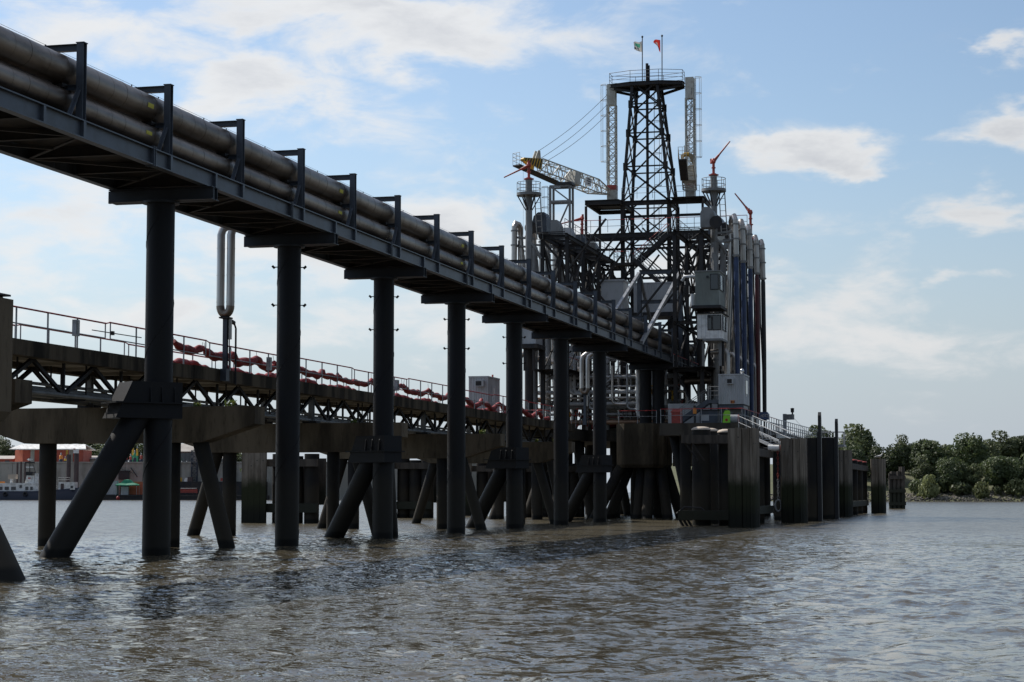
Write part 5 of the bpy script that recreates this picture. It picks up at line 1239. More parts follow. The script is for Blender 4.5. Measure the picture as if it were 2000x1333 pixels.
# ------------------------------------------------------------------ fenders and dolphins on the river side
def plank_wall(t, pts, z0, z1, th=.18, w=.3, mat_='wood', seed=1):
    """vertical timber planks along a polyline of (x, y)"""
    rr = random.Random(seed)
    for a, b in zip(pts[:-1], pts[1:]):
        a = V(a[0], a[1], 0); b = V(b[0], b[1], 0); L_ = (b - a).length; n = max(1, round(L_ / w)); u = (b - a) / L_; nn = V(u.y, -u.x, 0)
        for k in range(n):
            f0 = L_ * k / n + .006; f1 = L_ * (k + 1) / n - .006; d = rr.uniform(-.012, .012); dz = rr.uniform(-.03, .02); m = MB()
            q = [a + u * f0 + nn * (th / 2 + d), a + u * f1 + nn * (th / 2 + d), a + u * f1 - nn * (th / 2), a + u * f0 - nn * (th / 2)]
            m.prism([p + V(0, 0, z0) for p in q[::-1]], (0, 0, z1 - z0 + dz)); o = m.obj('plank', mat_, t)
            if rr.random() < .6:
                c = a + u * ((f0 + f1) / 2) + nn * (th / 2 + d); m = MB(); zz = z1 - rr.choice((.55, .9)); m.cyl(c + V(0, 0, zz), c + nn * .01 + V(0, 0, zz), .04, n=8); m.obj('bolt_head', 'black_paint', o)
def fender(pl, pr, py_top, ybase, label, seed, face=2.2, piles=True, curve=True):
    a = W(pl, ybase, Z=0); b = W(pr, ybase - 2, Z=0); z1 = W((pl + pr) / 2, py_top, D=(a.y + b.y) / 2 * .969 - (a.x + b.x) / 2 * .247).z
    t = thing('timber_fender', label, 'fender', ((a.x + b.x) / 2, a.y + .8, 0), 'timber fenders on the river side')
    w = b.x - a.x; pts = [(a.x, a.y + .45), (a.x + .06, a.y), (a.x + w * .55, a.y - .05), (a.x + w * .82, a.y + .25), (a.x + w * .96, a.y + .75), (a.x + w * 1.02, a.y + 1.5), (a.x + w * 1.02, a.y + face)]
    plank_wall(t, pts, -1.5, z1, seed=seed)
    for z in (z1 - .9, z1 * .45): m = MB(); m.box((a.x + .1, a.y + .25, z - .15), (a.x + w * .8, a.y + .5, z + .15)); m.obj('waler', 'wood_dark', t)
    if piles:
        for dy in (1.1, 2.0): m = MB(); m.cyl((a.x + w * .5, a.y + dy, -3), (a.x + w * .5, a.y + dy, z1 - .25), .36, n=16); m.obj('back_pile', 'pile_steel', t)
    return a, b, z1, t
F1 = fender(1424, 1487, 838, 1031, 'wide timber plank fender beside the cluster of capped steel piles', 3)
F2 = fender(1527, 1582, 858, 1022, 'timber plank fender between the chain and the tall guide piles', 4)
F3 = fender(1636, 1672, 881, 1010, 'timber plank fender just past the tall guide piles', 5)
F4 = fender(1703, 1738, 898, 1003, 'timber plank fender with a gull standing on top', 6)
def pile_cluster():
    a = W(1345, 1028, Z=0); t = thing('pile_dolphin', 'cluster of dark tubular piles with pale domed caps behind the wide fender', 'dolphin', (a.x + .6, a.y + 1.2, 0))
    ps = [(1368, 1027, 835, .58), (1386, 1024, 838, .5), (1396, 1022, 841, .45), (1417, 1027, 840, .5)]
    for px, pb, pt, r in ps:
        p = W(px, pb, Z=0); z = W(px, pt, Y=p.y).z; m = MB(); m.cyl((p.x, p.y + r, -3), (p.x, p.y + r, z - .15), r, n=24); o = m.obj('pile', 'pile_steel', t)
        m = MB(); m.lathe((p.x, p.y + r, z - .15), [(r + .03, 0), (r + .03, .06), (r * .8, .16), (r * .4, .21), (0, .22)], 24); m.obj('domed_cap', 'cream_cap', o)
    zt = W(1380, 858, Y=a.y).z; x0 = W(1332, 858, Y=a.y).x; x1 = W(1424, 858, Y=a.y).x
    for y in (a.y - .15, a.y + 1.9): bar('top_waler', (x0, y, zt), (x1, y, zt), .3, .48, 'wood_dark', t)
    zb = W(1380, 1007, Y=a.y).z; x0 = W(1326, 1007, Y=a.y).x
    for y in (a.y - .2, a.y + 1.9): bar('low_waler', (x0, y, zb), (x1, y, zb), .4, .55, 'wood_dark', t)
    for dx in (0, .25, .5): rod('brace', (x0 + dx, a.y, zb - .2), (x0 + dx + .9, a.y + .4, -1.2), .16, 'dark_steel', t)
    for dx in (.1, .5): rod('brace', (x0 + .2 + dx, a.y, zt - .1), (x0 + 1.0 + dx, a.y + .5, zt - 1.3), .1, 'dark_steel', t)
    m = MB(); m.tube([V(x0 - .1, a.y - .3, zb + .1), V(x0 + .4, a.y - .3, zb + .5), V(x0 + 1.4, a.y - .2, zb + .45), V(x0 + 1.8, a.y - .3, zb + .1)], .05, n=6); m.obj('mooring_rope', 'dark_steel', t)
pile_cluster()
def ladder_posts():
    p = W(1322, 880, Y=143); t = thing('pile_ladder', 'thin bright ladder rails fixed to the pile cap corner', 'ladder', (p.x, 149.6, 5.4))
    x = W(1320, 880, Y=149.6).x; z0 = W(1320, 880, Y=149.6).z; z1 = W(1320, 843, Y=149.6).z
    for dx in (0, .16, .32): rod('rail', (x + dx, 149.6, z0), (x + dx, 149.6, z1), .05, 'galv', t)
    for k in range(5): z = z0 + (z1 - z0) * (k + .5) / 5; rod('rung', (x, 149.6, z), (x + .32, 149.6, z), .03, 'galv', t)
ladder_posts()
def guide_piles():
    for px0, px1, pt, pb, gt, gx, lab in ((1572, 1599, 856, 1019, 805, 1597.5, 'dark tubular guide pile with tall blade, next to the chained fender'), (1599, 1632, 856, 1014, 818, 1629.5, 'dark tubular guide pile with tall blade, further along the berth')):
        a = W(px0, pb, Z=0); b = W(px1, pb, Z=0); r = (b.x - a.x) / 2; c = V((a.x + b.x) / 2, a.y + r, 0); z1 = W(px0, pt, Y=c.y).z
        t = thing('guide_pile', lab, 'guide pile', c, 'guide piles')
        m = MB(); m.cyl((c.x, c.y, -3), (c.x, c.y, z1), r, n=28); m.obj('tube', 'pile_steel', t)
        g = W(gx, gt, Y=c.y - r * .6); zz = g.z; m = MB(); x = c.x + r + .02
        m.prism([(x, c.y - .22, -1.5), (x, c.y + .22, -1.5), (x, c.y + .22, zz - .5), (x, c.y + .02, zz), (x, c.y - .22, zz - .25)], (.22, 0, 0)); m.obj('guide_blade', 'black_paint', t)
        m = MB(); m.box((x - .06, c.y - .3, -1.5), (x - .001, c.y + .3, zz - 1.4)); m.obj('guide_plate', 'black_paint', t)
guide_piles()
def far_dolphin():
    a = W(1740, 994, Z=0); b = W(1783, 991, Z=0); t = thing('timber_dolphin', 'dark timber dolphin of posts and beams, last in the berth line', 'dolphin', ((a.x + b.x) / 2, a.y + 1.5, 0))
    Y = a.y; z1 = W(1750, 925, Y=Y).z; zt = W(1780, 912, Y=Y).z; w = b.x - a.x
    for k in range(7): x = a.x + w * k / 6; h = z1 + .3 * math.sin(k * 2.1); m = MB(); m.cyl((x, Y + .3 * (k % 2), -2), (x, Y + .3 * (k % 2), h if k < 5 else zt), .24, n=12); m.obj('post', 'wood_dark', t)
    for k in range(5): x = a.x + w * k / 5; m = MB(); m.cyl((x, Y + 2.8, -2), (x, Y + 2.8, z1 + .2), .24, n=12); m.obj('post', 'wood_dark', t)
    for z in (z1 - .5, z1 * .5, .6):
        for y in (Y - .2, Y + 2.5): bar('beam', (a.x - .2, y, z), (b.x + .2, y, z), .3, .4, 'wood_dark', t)
    m = MB(); m.box((a.x + w * .62, Y + .3, -1), (b.x - .3, Y + 2.6, z1 - .9)); m.obj('core_block', 'wood_dark', t)
far_dolphin()
def gull():
    a, b, z1, _ = F4; p = V((a.x + b.x) / 2 + .2, a.y + .05, z1); t = thing('gull', 'white gull with grey back standing on the timber fender', 'gull', p)
    m = MB(); m.tube([p + V(-.42, 0, .17), p + V(-.3, 0, .19), p + V(-.1, 0, .22), p + V(.08, 0, .24), p + V(.2, 0, .33), p + V(.25, 0, .42), p + V(.31, 0, .46), p + V(.37, 0, .46)], .1, n=12, radii=[.015, .05, .11, .125, .085, .06, .065, .03])
    m.obj('body', 'white_paint', t)
    for s in (-1, 1):
        m = MB(); m.tube([p + V(-.46, s * .05, .2), p + V(-.2, s * .1, .25), p + V(.08, s * .1, .27)], .05, n=8, radii=[.01, .05, .04]); m.obj('wing', 'galv', t)
        rod('leg', p + V(.0, s * .04, 0), p + V(.0, s * .04, .14), .02, 'orange', t, 6)
    m = MB(); m.cyl(p + V(.36, 0, .46), p + V(.45, 0, .44), .022, .005, n=8); m.obj('beak', 'yellow_paint', t)
gull()
def fender_chain():
    p = W(1519, 878, Y=F2[0].y + .4); t = thing('mooring_chain', 'rusty hanging chain with rubber ring between the first two fenders', 'chain', V(p.x, p.y, 1.0))
    z0 = 1.55; z = p.z; k = 0
    while z > z0:
        m = MB(); q = V(p.x, p.y, z); ax = V(1, 0, 0) if k % 2 else V(0, 1, 0)
        m.tube([q + ax * (.06 * math.cos(a)) + V(0, 0, .12 * math.sin(a)) for a in np.linspace(0, 6.283, 9)], .022, n=5, caps=False); m.obj('link', 'crane_red' if z > 3 else 'galv', t); z -= .19; k += 1
    m = MB(); m.tube([V(p.x + .2 * math.cos(a), p.y, 1.15 + .38 * math.sin(a)) for a in np.linspace(0, 6.283, 17)], .06, n=8, caps=False); m.obj('ring', 'galv', t)
    q = W(1515, 876, Y=F2[0].y + .5); r = .22; u = thing('roller_fender', 'small white roller fender with rust-red end beside the hanging chain', 'roller', q - V(0, 0, r))
    m = MB(); m.cyl(q + V(-.5, 0, .03), q + V(.25, 0, 0), r, n=18); m.obj('roller', 'white_paint', u); m = MB(); m.cyl(q + V(.25, 0, 0), q + V(.4, 0, 0), r * .8, n=18); m.obj('end_cap', 'crane_red', u)
    rod('axle', q + V(-.9, .1, 0), q + V(.6, 0, 0), .1, 'dark_steel', u)
fender_chain()
def fender_link():
    """dark wall and pile groups standing behind the fender line"""
    t = thing('berth_beam', 'dark low beam and braced piles linking the first two timber fenders', 'berth beam', (F1[1].x - 1, F1[1].y + 5, 0))
    xa = F1[1].x - 1.2
    for y in np.arange(F1[1].y + 3, F2[0].y + 1, 3.4): m = MB(); m.cyl((xa - .6, y, -3), (xa - .6, y, 5.1), .4, n=18); m.obj('pile', 'pile_steel', t)
    for z in (.9, 4.6): bar('waler', (xa, F1[1].y + 2, z), (xa, F2[0].y + 1.5, z), .4, .5, 'wood_dark', t)
    u = thing('berth_beam', 'dark low beam on piles linking the fenders past the guide piles', 'berth beam', (F3[1].x - 1, F3[1].y + 5, 0)); xa = F3[1].x - .9
    for y in np.arange(F3[1].y + 3, F4[0].y + 1, 6.0): m = MB(); m.cyl((xa, y, -3), (xa, y, 4.9), .42, n=18); o = m.obj('pile', 'pile_steel', u); m = MB(); m.lathe((xa, y, 4.9), [(.45, 0), (.4, .08), (0, .12)], 18); m.obj('domed_cap', 'crane_red', o)
    for z in (1.0, 4.3): bar('waler', (xa + .3, F3[1].y + 2, z), (xa + .3, F4[0].y + 1.5, z), .4, .5, 'wood_dark', u)
fender_link()
# ---- river side walkway
def walkway():
    t = thing('gangway', 'galvanised gangway with bright handrails stepping down behind the fenders', 'gangway', (-17, 150, 5.6))
    a = W(1443, 842, Y=138.0); b = W(1522, 878, Y=131.0)
    for dx in (0, 1.0):
        p, q = a + V(dx, 0, 0), b + V(dx, 0, 0)
        for k in range(6): c = lerp(p, q, k / 5); rod('post', c, c + V(0, 0, 1.05), .055, 'galv', t, 6)
        rod('rail', p + V(0, 0, 1.05), q + V(0, 0, 1.05), .07, 'bright_metal', t, 8); rod('rail', p + V(0, 0, .6), q + V(0, 0, .6), .06, 'bright_metal', t, 8)
        bar('stringer', p, q, .08, .2, 'galv', t)
    for k in range(9): c = lerp(a, b, (k + .5) / 9); m = MB(); m.box(c + V(0, -.15, 0), c + V(1.0, .15, .04)); m.obj('tread', 'galv', t)
    # flat run
    c0 = W(1500, 845, Y=150.0); pts = [V(-16.2, 141, 6.2), V(-15.6, 172, 6.2)]
    for dx in (0, 1.3):
        p = pts[0] - V(dx, 0, 0); q = pts[1] - V(dx, 0, 0)
        for k in range(25): c = lerp(p, q, k / 24); rod('post', c, c + V(0, 0, 1.1), .05, 'galv', t, 6)
        for h in (.55, 1.1): rod('rail', p + V(0, 0, h), q + V(0, 0, h), .055, 'galv', t, 6)
        bar('stringer', p - V(0, 0, .1), q - V(0, 0, .1), .1, .26, 'galv', t)
    m = MB(); m.prism([pts[0], pts[1], pts[1] - V(1.3, 0, 0), pts[0] - V(1.3, 0, 0)], (0, 0, .04)); m.obj('grating', 'galv', t)
    e = pts[1]; railing(t, [e + V(0, 0, 0), e + V(1.6, 0, 0), e + V(1.6, 2.2, 0), e + V(-1.3, 2.2, 0)], 1.1, 'galv', 'galv', .8)
    m = MB(); m.box(e + V(-1.3, 0, -.2), e + V(1.7, 2.3, -.02)); m.obj('end_deck', 'galv', t)
    for y in (143, 150, 157, 164, 172): m = MB(); m.cyl((-16.4, y, -3), (-16.4, y, 6.0), .3, n=14); m.obj('pile', 'pile_steel', t)
    for y in (146, 153, 160, 167): bar('cross_beam', (-19, y, 5.95), (-15.4, y, 5.95), .2, .25, 'dark_steel', t)
walkway()
def davit():
    p = W(1534, 842, Y=158.0); x = -16.9; p = W(1533, 842, X=x); z1 = W(1533, 809, X=x).z; t = thing('winch_post', 'grey box-headed winch post with side arm on the gangway', 'winch post', (x, p.y, 6.2))
    bar('post', (x, p.y, 6.2), (x, p.y, z1), .28, .28, 'galv', t, up=(0, 1, 0)); bar('arm', (x, p.y, z1 - .25), (x + .7, p.y - .2, z1 - .25), .34, .42, 'grey_steel', t)
    rod('lamp_post', (x + .62, p.y - .2, z1 - .1), (x + .62, p.y - .2, z1 + .45), .12, 'dark_steel', t); m = MB(); m.lathe((x + .62, p.y - .2, z1 + .1), [(.13, 0), (.14, .3), (.16, .32), (0, .36)], 10); m.obj('lamp', 'black_paint', t)
    rod('stay', (x + .6, p.y - .2, z1 - .2), (x + 1.0, p.y + 6, 7.0), .02, 'dark_steel', t, 5)
    q = W(1493, 820, X=-17.4); z0 = W(1493, 820, X=-17.4).z; u = thing('blue_hood', 'blue tarpaulin hood with pale lettering on a post by the gangway', 'hood', (q.x, q.y, 6.2))
    rod('post', (q.x, q.y, 6.2), (q.x, q.y, z0), .12, 'dark_steel', u); m = MB()
    pr = [(-.36, 0), (.36, 0), (.34, .4), (.22, .56), (-.24, .56), (-.34, .38)]
    m.prism([(q.x + a, q.y - .3, z0 + b) for a, b in pr], (0, .6, 0)); o = m.obj('hood', 'blue_hose', u)
    def stroke(pts):
        m = MB(); m.tube([V(q.x + a, q.y - .305, z0 + b) for a, b in pts], .016, n=4); m.obj('lettering', 'flag_white', o)
    stroke([(-.27, .16), (-.2, .38), (-.13, .16)]); stroke([(-.24, .25), (-.16, .25)])
    stroke([(-.04 + .06 * math.cos(a), .27 + .1 * math.sin(a)) for a in np.linspace(0, 6.28, 9)]); stroke([(.06, .38), (.18, .38)]); stroke([(.12, .38), (.12, .16)]); stroke([(.2, .34), (.26, .38), (.28, .3), (.2, .16), (.3, .16)])
davit()
# ---- inner berth fenders seen below the jetty
def inner_fender(px0, px1, px2, pyb, pyt, label, seed):
    a = W(px0, pyb, Z=0); b = W(px1, pyb, Z=0); c = W(px2, pyb, Z=0); z1 = W(px0, pyt, Y=a.y).z; t = thing('inner_fender', label, 'fender', ((a.x + c.x) / 2, a.y + .6, 0), 'inner berth fenders')
    plank_wall(t, [(a.x, a.y + 1.6), (a.x + .02, a.y), (b.x, a.y)], -1.5, z1, .2, .45, 'wood', seed)
    n = max(2, round((c.x - b.x) / 1.1))
    for k in range(n): x = b.x + (k + .5) * (c.x - b.x) / n; m = MB(); m.cyl((x, a.y + 1.0, -3), (x, a.y + 1.0, z1 - .1 - .15 * (k % 2)), .5, n=18); m.obj('pile', 'pile_steel', t)
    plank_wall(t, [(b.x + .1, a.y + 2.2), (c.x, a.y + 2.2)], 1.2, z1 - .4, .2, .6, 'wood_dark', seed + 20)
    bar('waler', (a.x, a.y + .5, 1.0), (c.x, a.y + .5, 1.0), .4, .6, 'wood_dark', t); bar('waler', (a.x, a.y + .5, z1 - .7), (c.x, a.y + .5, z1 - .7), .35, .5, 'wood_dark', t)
    tuft(t, (a.x - .05, a.y + .2, z1 - 1.3), .35)
inner_fender(473, 524, 627, 1022, 884, 'mossy timber fender with piles seen under the jetty crossbeams', 8)
inner_fender(752, 770, 846, 1012, 893, 'dark timber fender behind the fourth bridge column', 9)
inner_fender(905, 922, 985, 1008, 900, 'dark timber fender with piles behind the fifth bridge column', 10)
inner_fender(1010, 1020, 1140, 1010, 900, 'dark timber fender in the shade under the loading platform', 11)
# ------------------------------------------------------------------ far shores
mat('leaf_a', (.085, .112, .042), .6, 0, (.048, .070, .028), .35, rand=.25, trans=.35)
mat('leaf_b', (.115, .138, .062), .6, 0, (.068, .090, .036), .35, rand=.25, trans=.35)
mat('leaf_c', (.19, .21, .09), .6, 0, (.12, .14, .05), .5, rand=.2, trans=.35)
mat('bark', (.09, .07, .05), .9)
mat('bank_soil', (.10, .10, .045), .9, 0, (.065, .075, .03), .3, bump=.3, bs=2.)
mat('rock', (.20, .18, .15), .9, 0, (.12, .11, .09), .8, bump=.3, bs=3., bands=((.3, .8, (.05, .048, .04), .4),))
mat('quay_wall', (.37, .355, .32), .85, 0, (.24, .23, .20), .35, (1, 1, .3), fine=((.6, .57, .5), 1.2, .5))
mat('brick_red', (.36, .075, .045), .75, 0, (.28, .06, .04), .6)
mat('orange_and_lit_brick', (.52, .14, .07), .75, 0, (.42, .11, .06), .6)
mat('hull_blue', (.018, .024, .045), .45)
mat('steel_brown', (.085, .060, .060), .7, 0, (.06, .045, .045), .6)
mat('tent_green', (.03, .30, .17), .6, trans=.3)
mat('roof_grey', (.42, .39, .35), .8, 0, (.33, .30, .27), .5)
mat('buoy_green', (.03, .25, .12), .5)
UC = Vector((math.cos(YAW), math.sin(YAW), 0)); FC = Vector((-math.sin(YAW), math.cos(YAW), 0))
def tree_mesh(seed, h, w, dense, leaf, lobes=26):
    """crown of leaf sized faces gathered in clumps, trunk and limbs; built round the origin"""
    rr = random.Random(seed); cr = MB(); tk = MB(); r = w / 2; base = h * .04
    cl = []
    for i in range(lobes):
        for _ in range(30):
            p = V(rr.uniform(-1, 1), rr.uniform(-1, 1), rr.uniform(-1, 1))
            if .35 < p.length < 1: break
        q = V(p.x * r * .82, p.y * r * .82, base + (h - base) * (.53 + .43 * p.z)); s = rr.uniform(.16, .30) * w * (1.1 - .3 * abs(p.z))
        if p.z < -.5: q.x *= .75; q.y *= .75
        cl.append((q, s))
    for q, s in cl:
        n = int(dense * s * s)
        for i in range(n):
            a = rr.uniform(0, 6.283); z = rr.uniform(-1, 1); k = rr.uniform(.55, 1.05) ** .5; c = math.sqrt(1 - z * z)
            d = V(c * math.cos(a), c * math.sin(a), z * .8); p = q + d * (s * k) + V(rr.gauss(0, .1), rr.gauss(0, .1), rr.gauss(0, .1))
            l = rr.uniform(.22, .46); nrm = (d + V(rr.gauss(0, .6), rr.gauss(0, .6), rr.gauss(0, .6) + .3)).normalized()
            u = nrm.orthogonal().normalized(); v = nrm.cross(u); t_ = rr.uniform(0, 6.28); e = u * math.cos(t_) + v * math.sin(t_); f = nrm.cross(e)
            b = len(cr.v); cr.v += [p - e * l, p + f * l * .55, p + e * l, p - f * l * .55]; cr.face((b, b + 1, b + 2, b + 3))
    tk.cyl((0, 0, -.5), (0, 0, h * .55), w * .035 + .12, w * .012 + .05, n=8)
    for q, s in cl[:9]: tk.cyl((0, 0, min(h * .45, max(.3, q.z * .5))), q, .09 + w * .006, .03, n=5)
    return cr.mesh(leaf), tk.mesh('bark')
VAR = [tree_mesh(1, 10, 9, 60, 'leaf_a'), tree_mesh(2, 10, 8, 58, 'leaf_b', 22), tree_mesh(3, 10, 8.5, 62, 'leaf_a', 30), tree_mesh(4, 10, 7, 60, 'leaf_b', 24), tree_mesh(6, 10, 9.5, 56, 'leaf_a', 28)]
SHR = [tree_mesh(11, 3, 5.5, 70, 'leaf_c', 12), tree_mesh(12, 3, 4, 70, 'leaf_b', 10)]
def tree(p, h, w, k, label, group, name='tree', cat='tree', bank=VAR):
    me = bank[k % len(bank)]; o = thing(name, label, cat, p, group); H, Wd = (10, (9, 8, 8.5, 7, 9.5)[k % 5]) if bank is VAR else (3, (5.5, 4)[k % 2])
    for n, m in (('crown', me[0]), ('trunk', me[1])):
        c = place(n, m, o, p); c.scale = (w / Wd, w / Wd, h / H); c.rotation_euler = (0, 0, (k * 2.39 + p[0] * .1) % 6.28)
    return o
BD = 405.0
def bank_h(d, s):
    """height of the right bank at distance d behind the waterline"""
    z = -1.2 + max(0, min(d, 14)) * .21 + max(0, min(d - 14, 60)) * .13
    return z + .35 * math.sin(s * .07) * min(1, max(0, d) / 10) + .2 * math.sin(s * .21 + d * .3)
def right_bank():
    m = MB(); ss = list(range(30, 330, 6)); ds = [-8, -3, 0, 3, 6, 9, 12, 16, 22, 30, 45, 70, 120, 250]
    P0 = lambda s, d: UC * s + FC * (BD - (s - 80) * .10 + d + 1.5 * math.sin(s * .11))
    for s in ss:
        for d in ds: p = P0(s, d); m.v.append(V(p.x, p.y, bank_h(d, s)))
    n = len(ds)
    for i in range(len(ss) - 1):
        for j in range(n - 1): m.face((i * n + j, (i + 1) * n + j, (i + 1) * n + j + 1, i * n + j + 1), True)
    o = m.obj('far_bank', 'bank_soil'); tag(o, 'low grassy river bank on the far side', None, None, 'structure')
    rr = random.Random(9); r = MB()
    for i in range(5200):
        s = rr.uniform(48, 170); d = rr.uniform(-1, 13.5) * (1 if rr.random() < .85 else 1.3); p = P0(s, d); c = V(p.x, p.y, bank_h(d, s) + .05); z = rr.uniform(.16, .42)
        b = len(r.v); q = Matrix.Rotation(rr.uniform(0, 6.28), 3, Vector((rr.gauss(0, 1), rr.gauss(0, 1), rr.gauss(0, 1))).normalized())
        for v in ((1, 0, 0), (-1, 0, 0), (0, 1.2, 0), (0, -1, 0), (0, 0, .8), (0, 0, -.8)): r.v.append(c + q @ (V(*v) * z * rr.uniform(.75, 1.2)))
        for f in ((0, 2, 4), (2, 1, 4), (1, 3, 4), (3, 0, 4), (2, 0, 5), (1, 2, 5), (3, 1, 5), (0, 3, 5)): r.face(tuple(b + k for k in f))
    o = r.obj('riprap', 'rock'); tag(o, 'grey-brown loose stones armouring the far bank', 'stones', None, 'stuff')
    return P0
P0 = right_bank()
def on_bank(px, d):
    """ground point of the bank seen at column px, d metres behind the waterline"""
    s = (px - 1000) / FPX * (BD + d)
    s = (px - 1000) / FPX * ((BD - (s - 80) * .10) + d); p = P0(s, d); return V(p.x, p.y, bank_h(d, s) - .15)
TR = [(1672, 828, 66, 40, 3, 'tall airy tree with open crown rising above the guide piles'), (1728, 868, 66, 30, 0, 'broad dark tree behind the gull fender'), (1662, 868, 56, 26, 4, 'low dark tree behind the third timber fender'),
      (1762, 851, 52, 46, 1, 'pale topped tree between two dark broad crowns'), (1822, 851, 72, 30, 2, 'rounded dense tree above the pale waterside shrub'), (1783, 866, 50, 52, 4, 'dark tree set back between rounded crowns'),
      (1888, 846, 74, 32, 0, 'tallest dense tree of the bank with bushy crown'), (1926, 858, 44, 44, 3, 'pale willow-like tree set back beside the tallest tree'), (1955, 843, 70, 55, 1, 'broad tree on the ridge behind the round dark tree'), (1995, 846, 60, 60, 2, 'distant ridge tree with level crown'),
      (1800, 893, 46, 17, 1, 'small bushy tree right above the timber dolphin'), (1854, 894, 58, 16, 4, 'middle sized tree leaning over the stony bank'), (1896, 906, 34, 15, 3, 'slim pale green young tree on the bank'), (1947, 886, 62, 15, 2, 'round dark tree on short trunk near the stones'),
      (1996, 894, 60, 18, 0, 'bushy tree at the bank beside the round dark tree'), (2040, 850, 80, 34, 1, 'leafy tree further along the far bank'), (2100, 860, 80, 26, 2, 'dense tree at the far end of the bank'), (1600, 830, 60, 46, 3, 'tree crown showing behind the gangway railings'), (1560, 862, 60, 40, 0, 'low tree hidden behind the guide piles'),
      (1845, 868, 44, 48, 3, 'narrow tree in the gap between two round crowns'), (1700, 872, 50, 44, 2, 'dark tree filling the wood behind the gull')]
for i, (px, py, w, d, k, lab) in enumerate(TR):
    p = on_bank(px, d); D = p.dot(FC); z = W(px, py, D=D).z; tree(p, z - p.z, w / FPX * D * 1.08, k, lab, 'trees on the far bank')
SH = [(1813, 935, 48, 9, 0, 'wide pale green willow shrub above the stones'), (1872, 938, 40, 12, 1, 'low green shrub under the leaning tree'), (1914, 946, 32, 9, 0, 'small grey-green shrub beside the stones'), (1941, 948, 18, 11, 1, 'tiny light shrub below the round dark tree'), (1985, 940, 44, 10, 0, 'long pale shrub at the stony bank'), (1835, 930, 40, 15, 1, 'green shrub half behind the willow shrub'), (1790, 932, 30, 13, 1, 'shrub beside the timber dolphin'), (1890, 930, 44, 17, 0, 'pale shrub below the young tree'), (1960, 935, 40, 17, 1, 'shrub behind the long pale shrub'), (2030, 938, 50, 12, 0, 'shrub further along the stony bank')]
for px, py, w, d, k, lab in SH:
    p = on_bank(px, d); D = p.dot(FC); z = W(px, py, D=D).z; tree(p, max(1.2, z - p.z), w / FPX * D, k, lab, 'shrubs on the far bank', 'shrub', 'shrub', SHR)
# ---- left: harbour quay seen below the jetty
QD = 470.0; SC = QD / FPX
def LP(px, py=None, d=0, z=None):
    """local frame of the far quay: x along the quay, y away, z up"""
    D = QD + d; return V((px - 1000) / FPX * D, D, z if z is not None else CAMH + (HZ - py) / FPX * D * .995)
def qthing(name, label, cat, at, group=None):
    w = UC * at.x + FC * at.y + V(0, 0, at.z); t = thing(name, label, cat, w, group, rz=YAW); BASE[t.name] = Vector(at); return t
def qbox(m, px0, px1, py0, py1, d0, d1):
    a = LP(px0, py1, d0); b = LP(px1, py0, d0); m.box((a.x, QD + d0, a.z), (b.x, QD + d1, b.z)); return a, b
def quay():
    t = qthing('quay_wall', 'long grey concrete quay wall across the river', 'wall', LP(250, 975, 14))
    for k in range(13):
        x0 = -180 + k * 14; m = MB(); m.box((x0, QD + 14, -2), (x0 + 13.9, QD + 16, LP(200, 905, 14).z)); m.obj('wall_panel', 'quay_wall', t)
    m = MB(); m.box((-182, QD + 13.8, LP(200, 905, 14).z), (4, QD + 16.2, LP(200, 905, 14).z + .35)); m.obj('coping', 'quay_wall', t)
    g = MB(); zt = LP(200, 905, 14).z - .05; g.box((-400, QD + 16.1, -2), (4, QD + 220, zt)); o = g.obj('quay_ground', 'quay_wall'); o.rotation_euler = (0, 0, YAW); tag(o, 'paved quay yard across the river', None, None, 'structure')
    return zt
ZQ = quay()
def red_shed():
    d = 30; a = LP(25, 905, d); b = LP(164, 879, d); z1 = b.z; t = qthing('red_shed', 'red brick shed with pale metal roof on the far quay', 'shed', V((a.x + b.x) / 2, QD + d + 6, ZQ))
    x0, x1 = a.x, b.x; xg = LP(46, 905, d).x; y0, y1 = QD + d, QD + d + 10
    m = MB(); m.box((xg, y0, ZQ), (x1, y1, z1)); m.obj('wall', 'brick_red', t)
    m = MB(); m.prism([(xg - .02, y0, ZQ), (x0, y0 + 3, ZQ), (x0, y0 + 3, z1 - .2), ((x0 + xg) / 2, y0 + 1.5, z1 + .9), (xg - .02, y0, z1)], (0, 9, 0)); m.obj('gable_wall', 'orange_and_lit_brick', t)  # lighter brick: sunlight on the gable put into the colour
    m = MB(); m.prism([(x0 - .6, y0 - .6, z1), (x1 + .8, y0 - .6, z1), (x1 - .6, y0 + 5, z1 + 1.3), ((x0 + xg) / 2, y0 + 4, z1 + 1.3)], (0, 0, .25)); m.prism([(x0 - .6, y1 + 1, z1), ((x0 + xg) / 2, y0 + 5.2, z1 + 1.3), (x1 - .6, y0 + 5.2, z1 + 1.3), (x1 + .8, y1 + 1, z1)], (0, 0, .25)); m.obj('roof', 'white_paint', t)
    for px in (65, 140): x = LP(px, 0, d).x; m = MB(); m.box((x - .5, y0 - .08, ZQ), (x + .5, y0 - .01, z1)); m.obj('grey_strip', 'quay_wall', t)
red_shed()
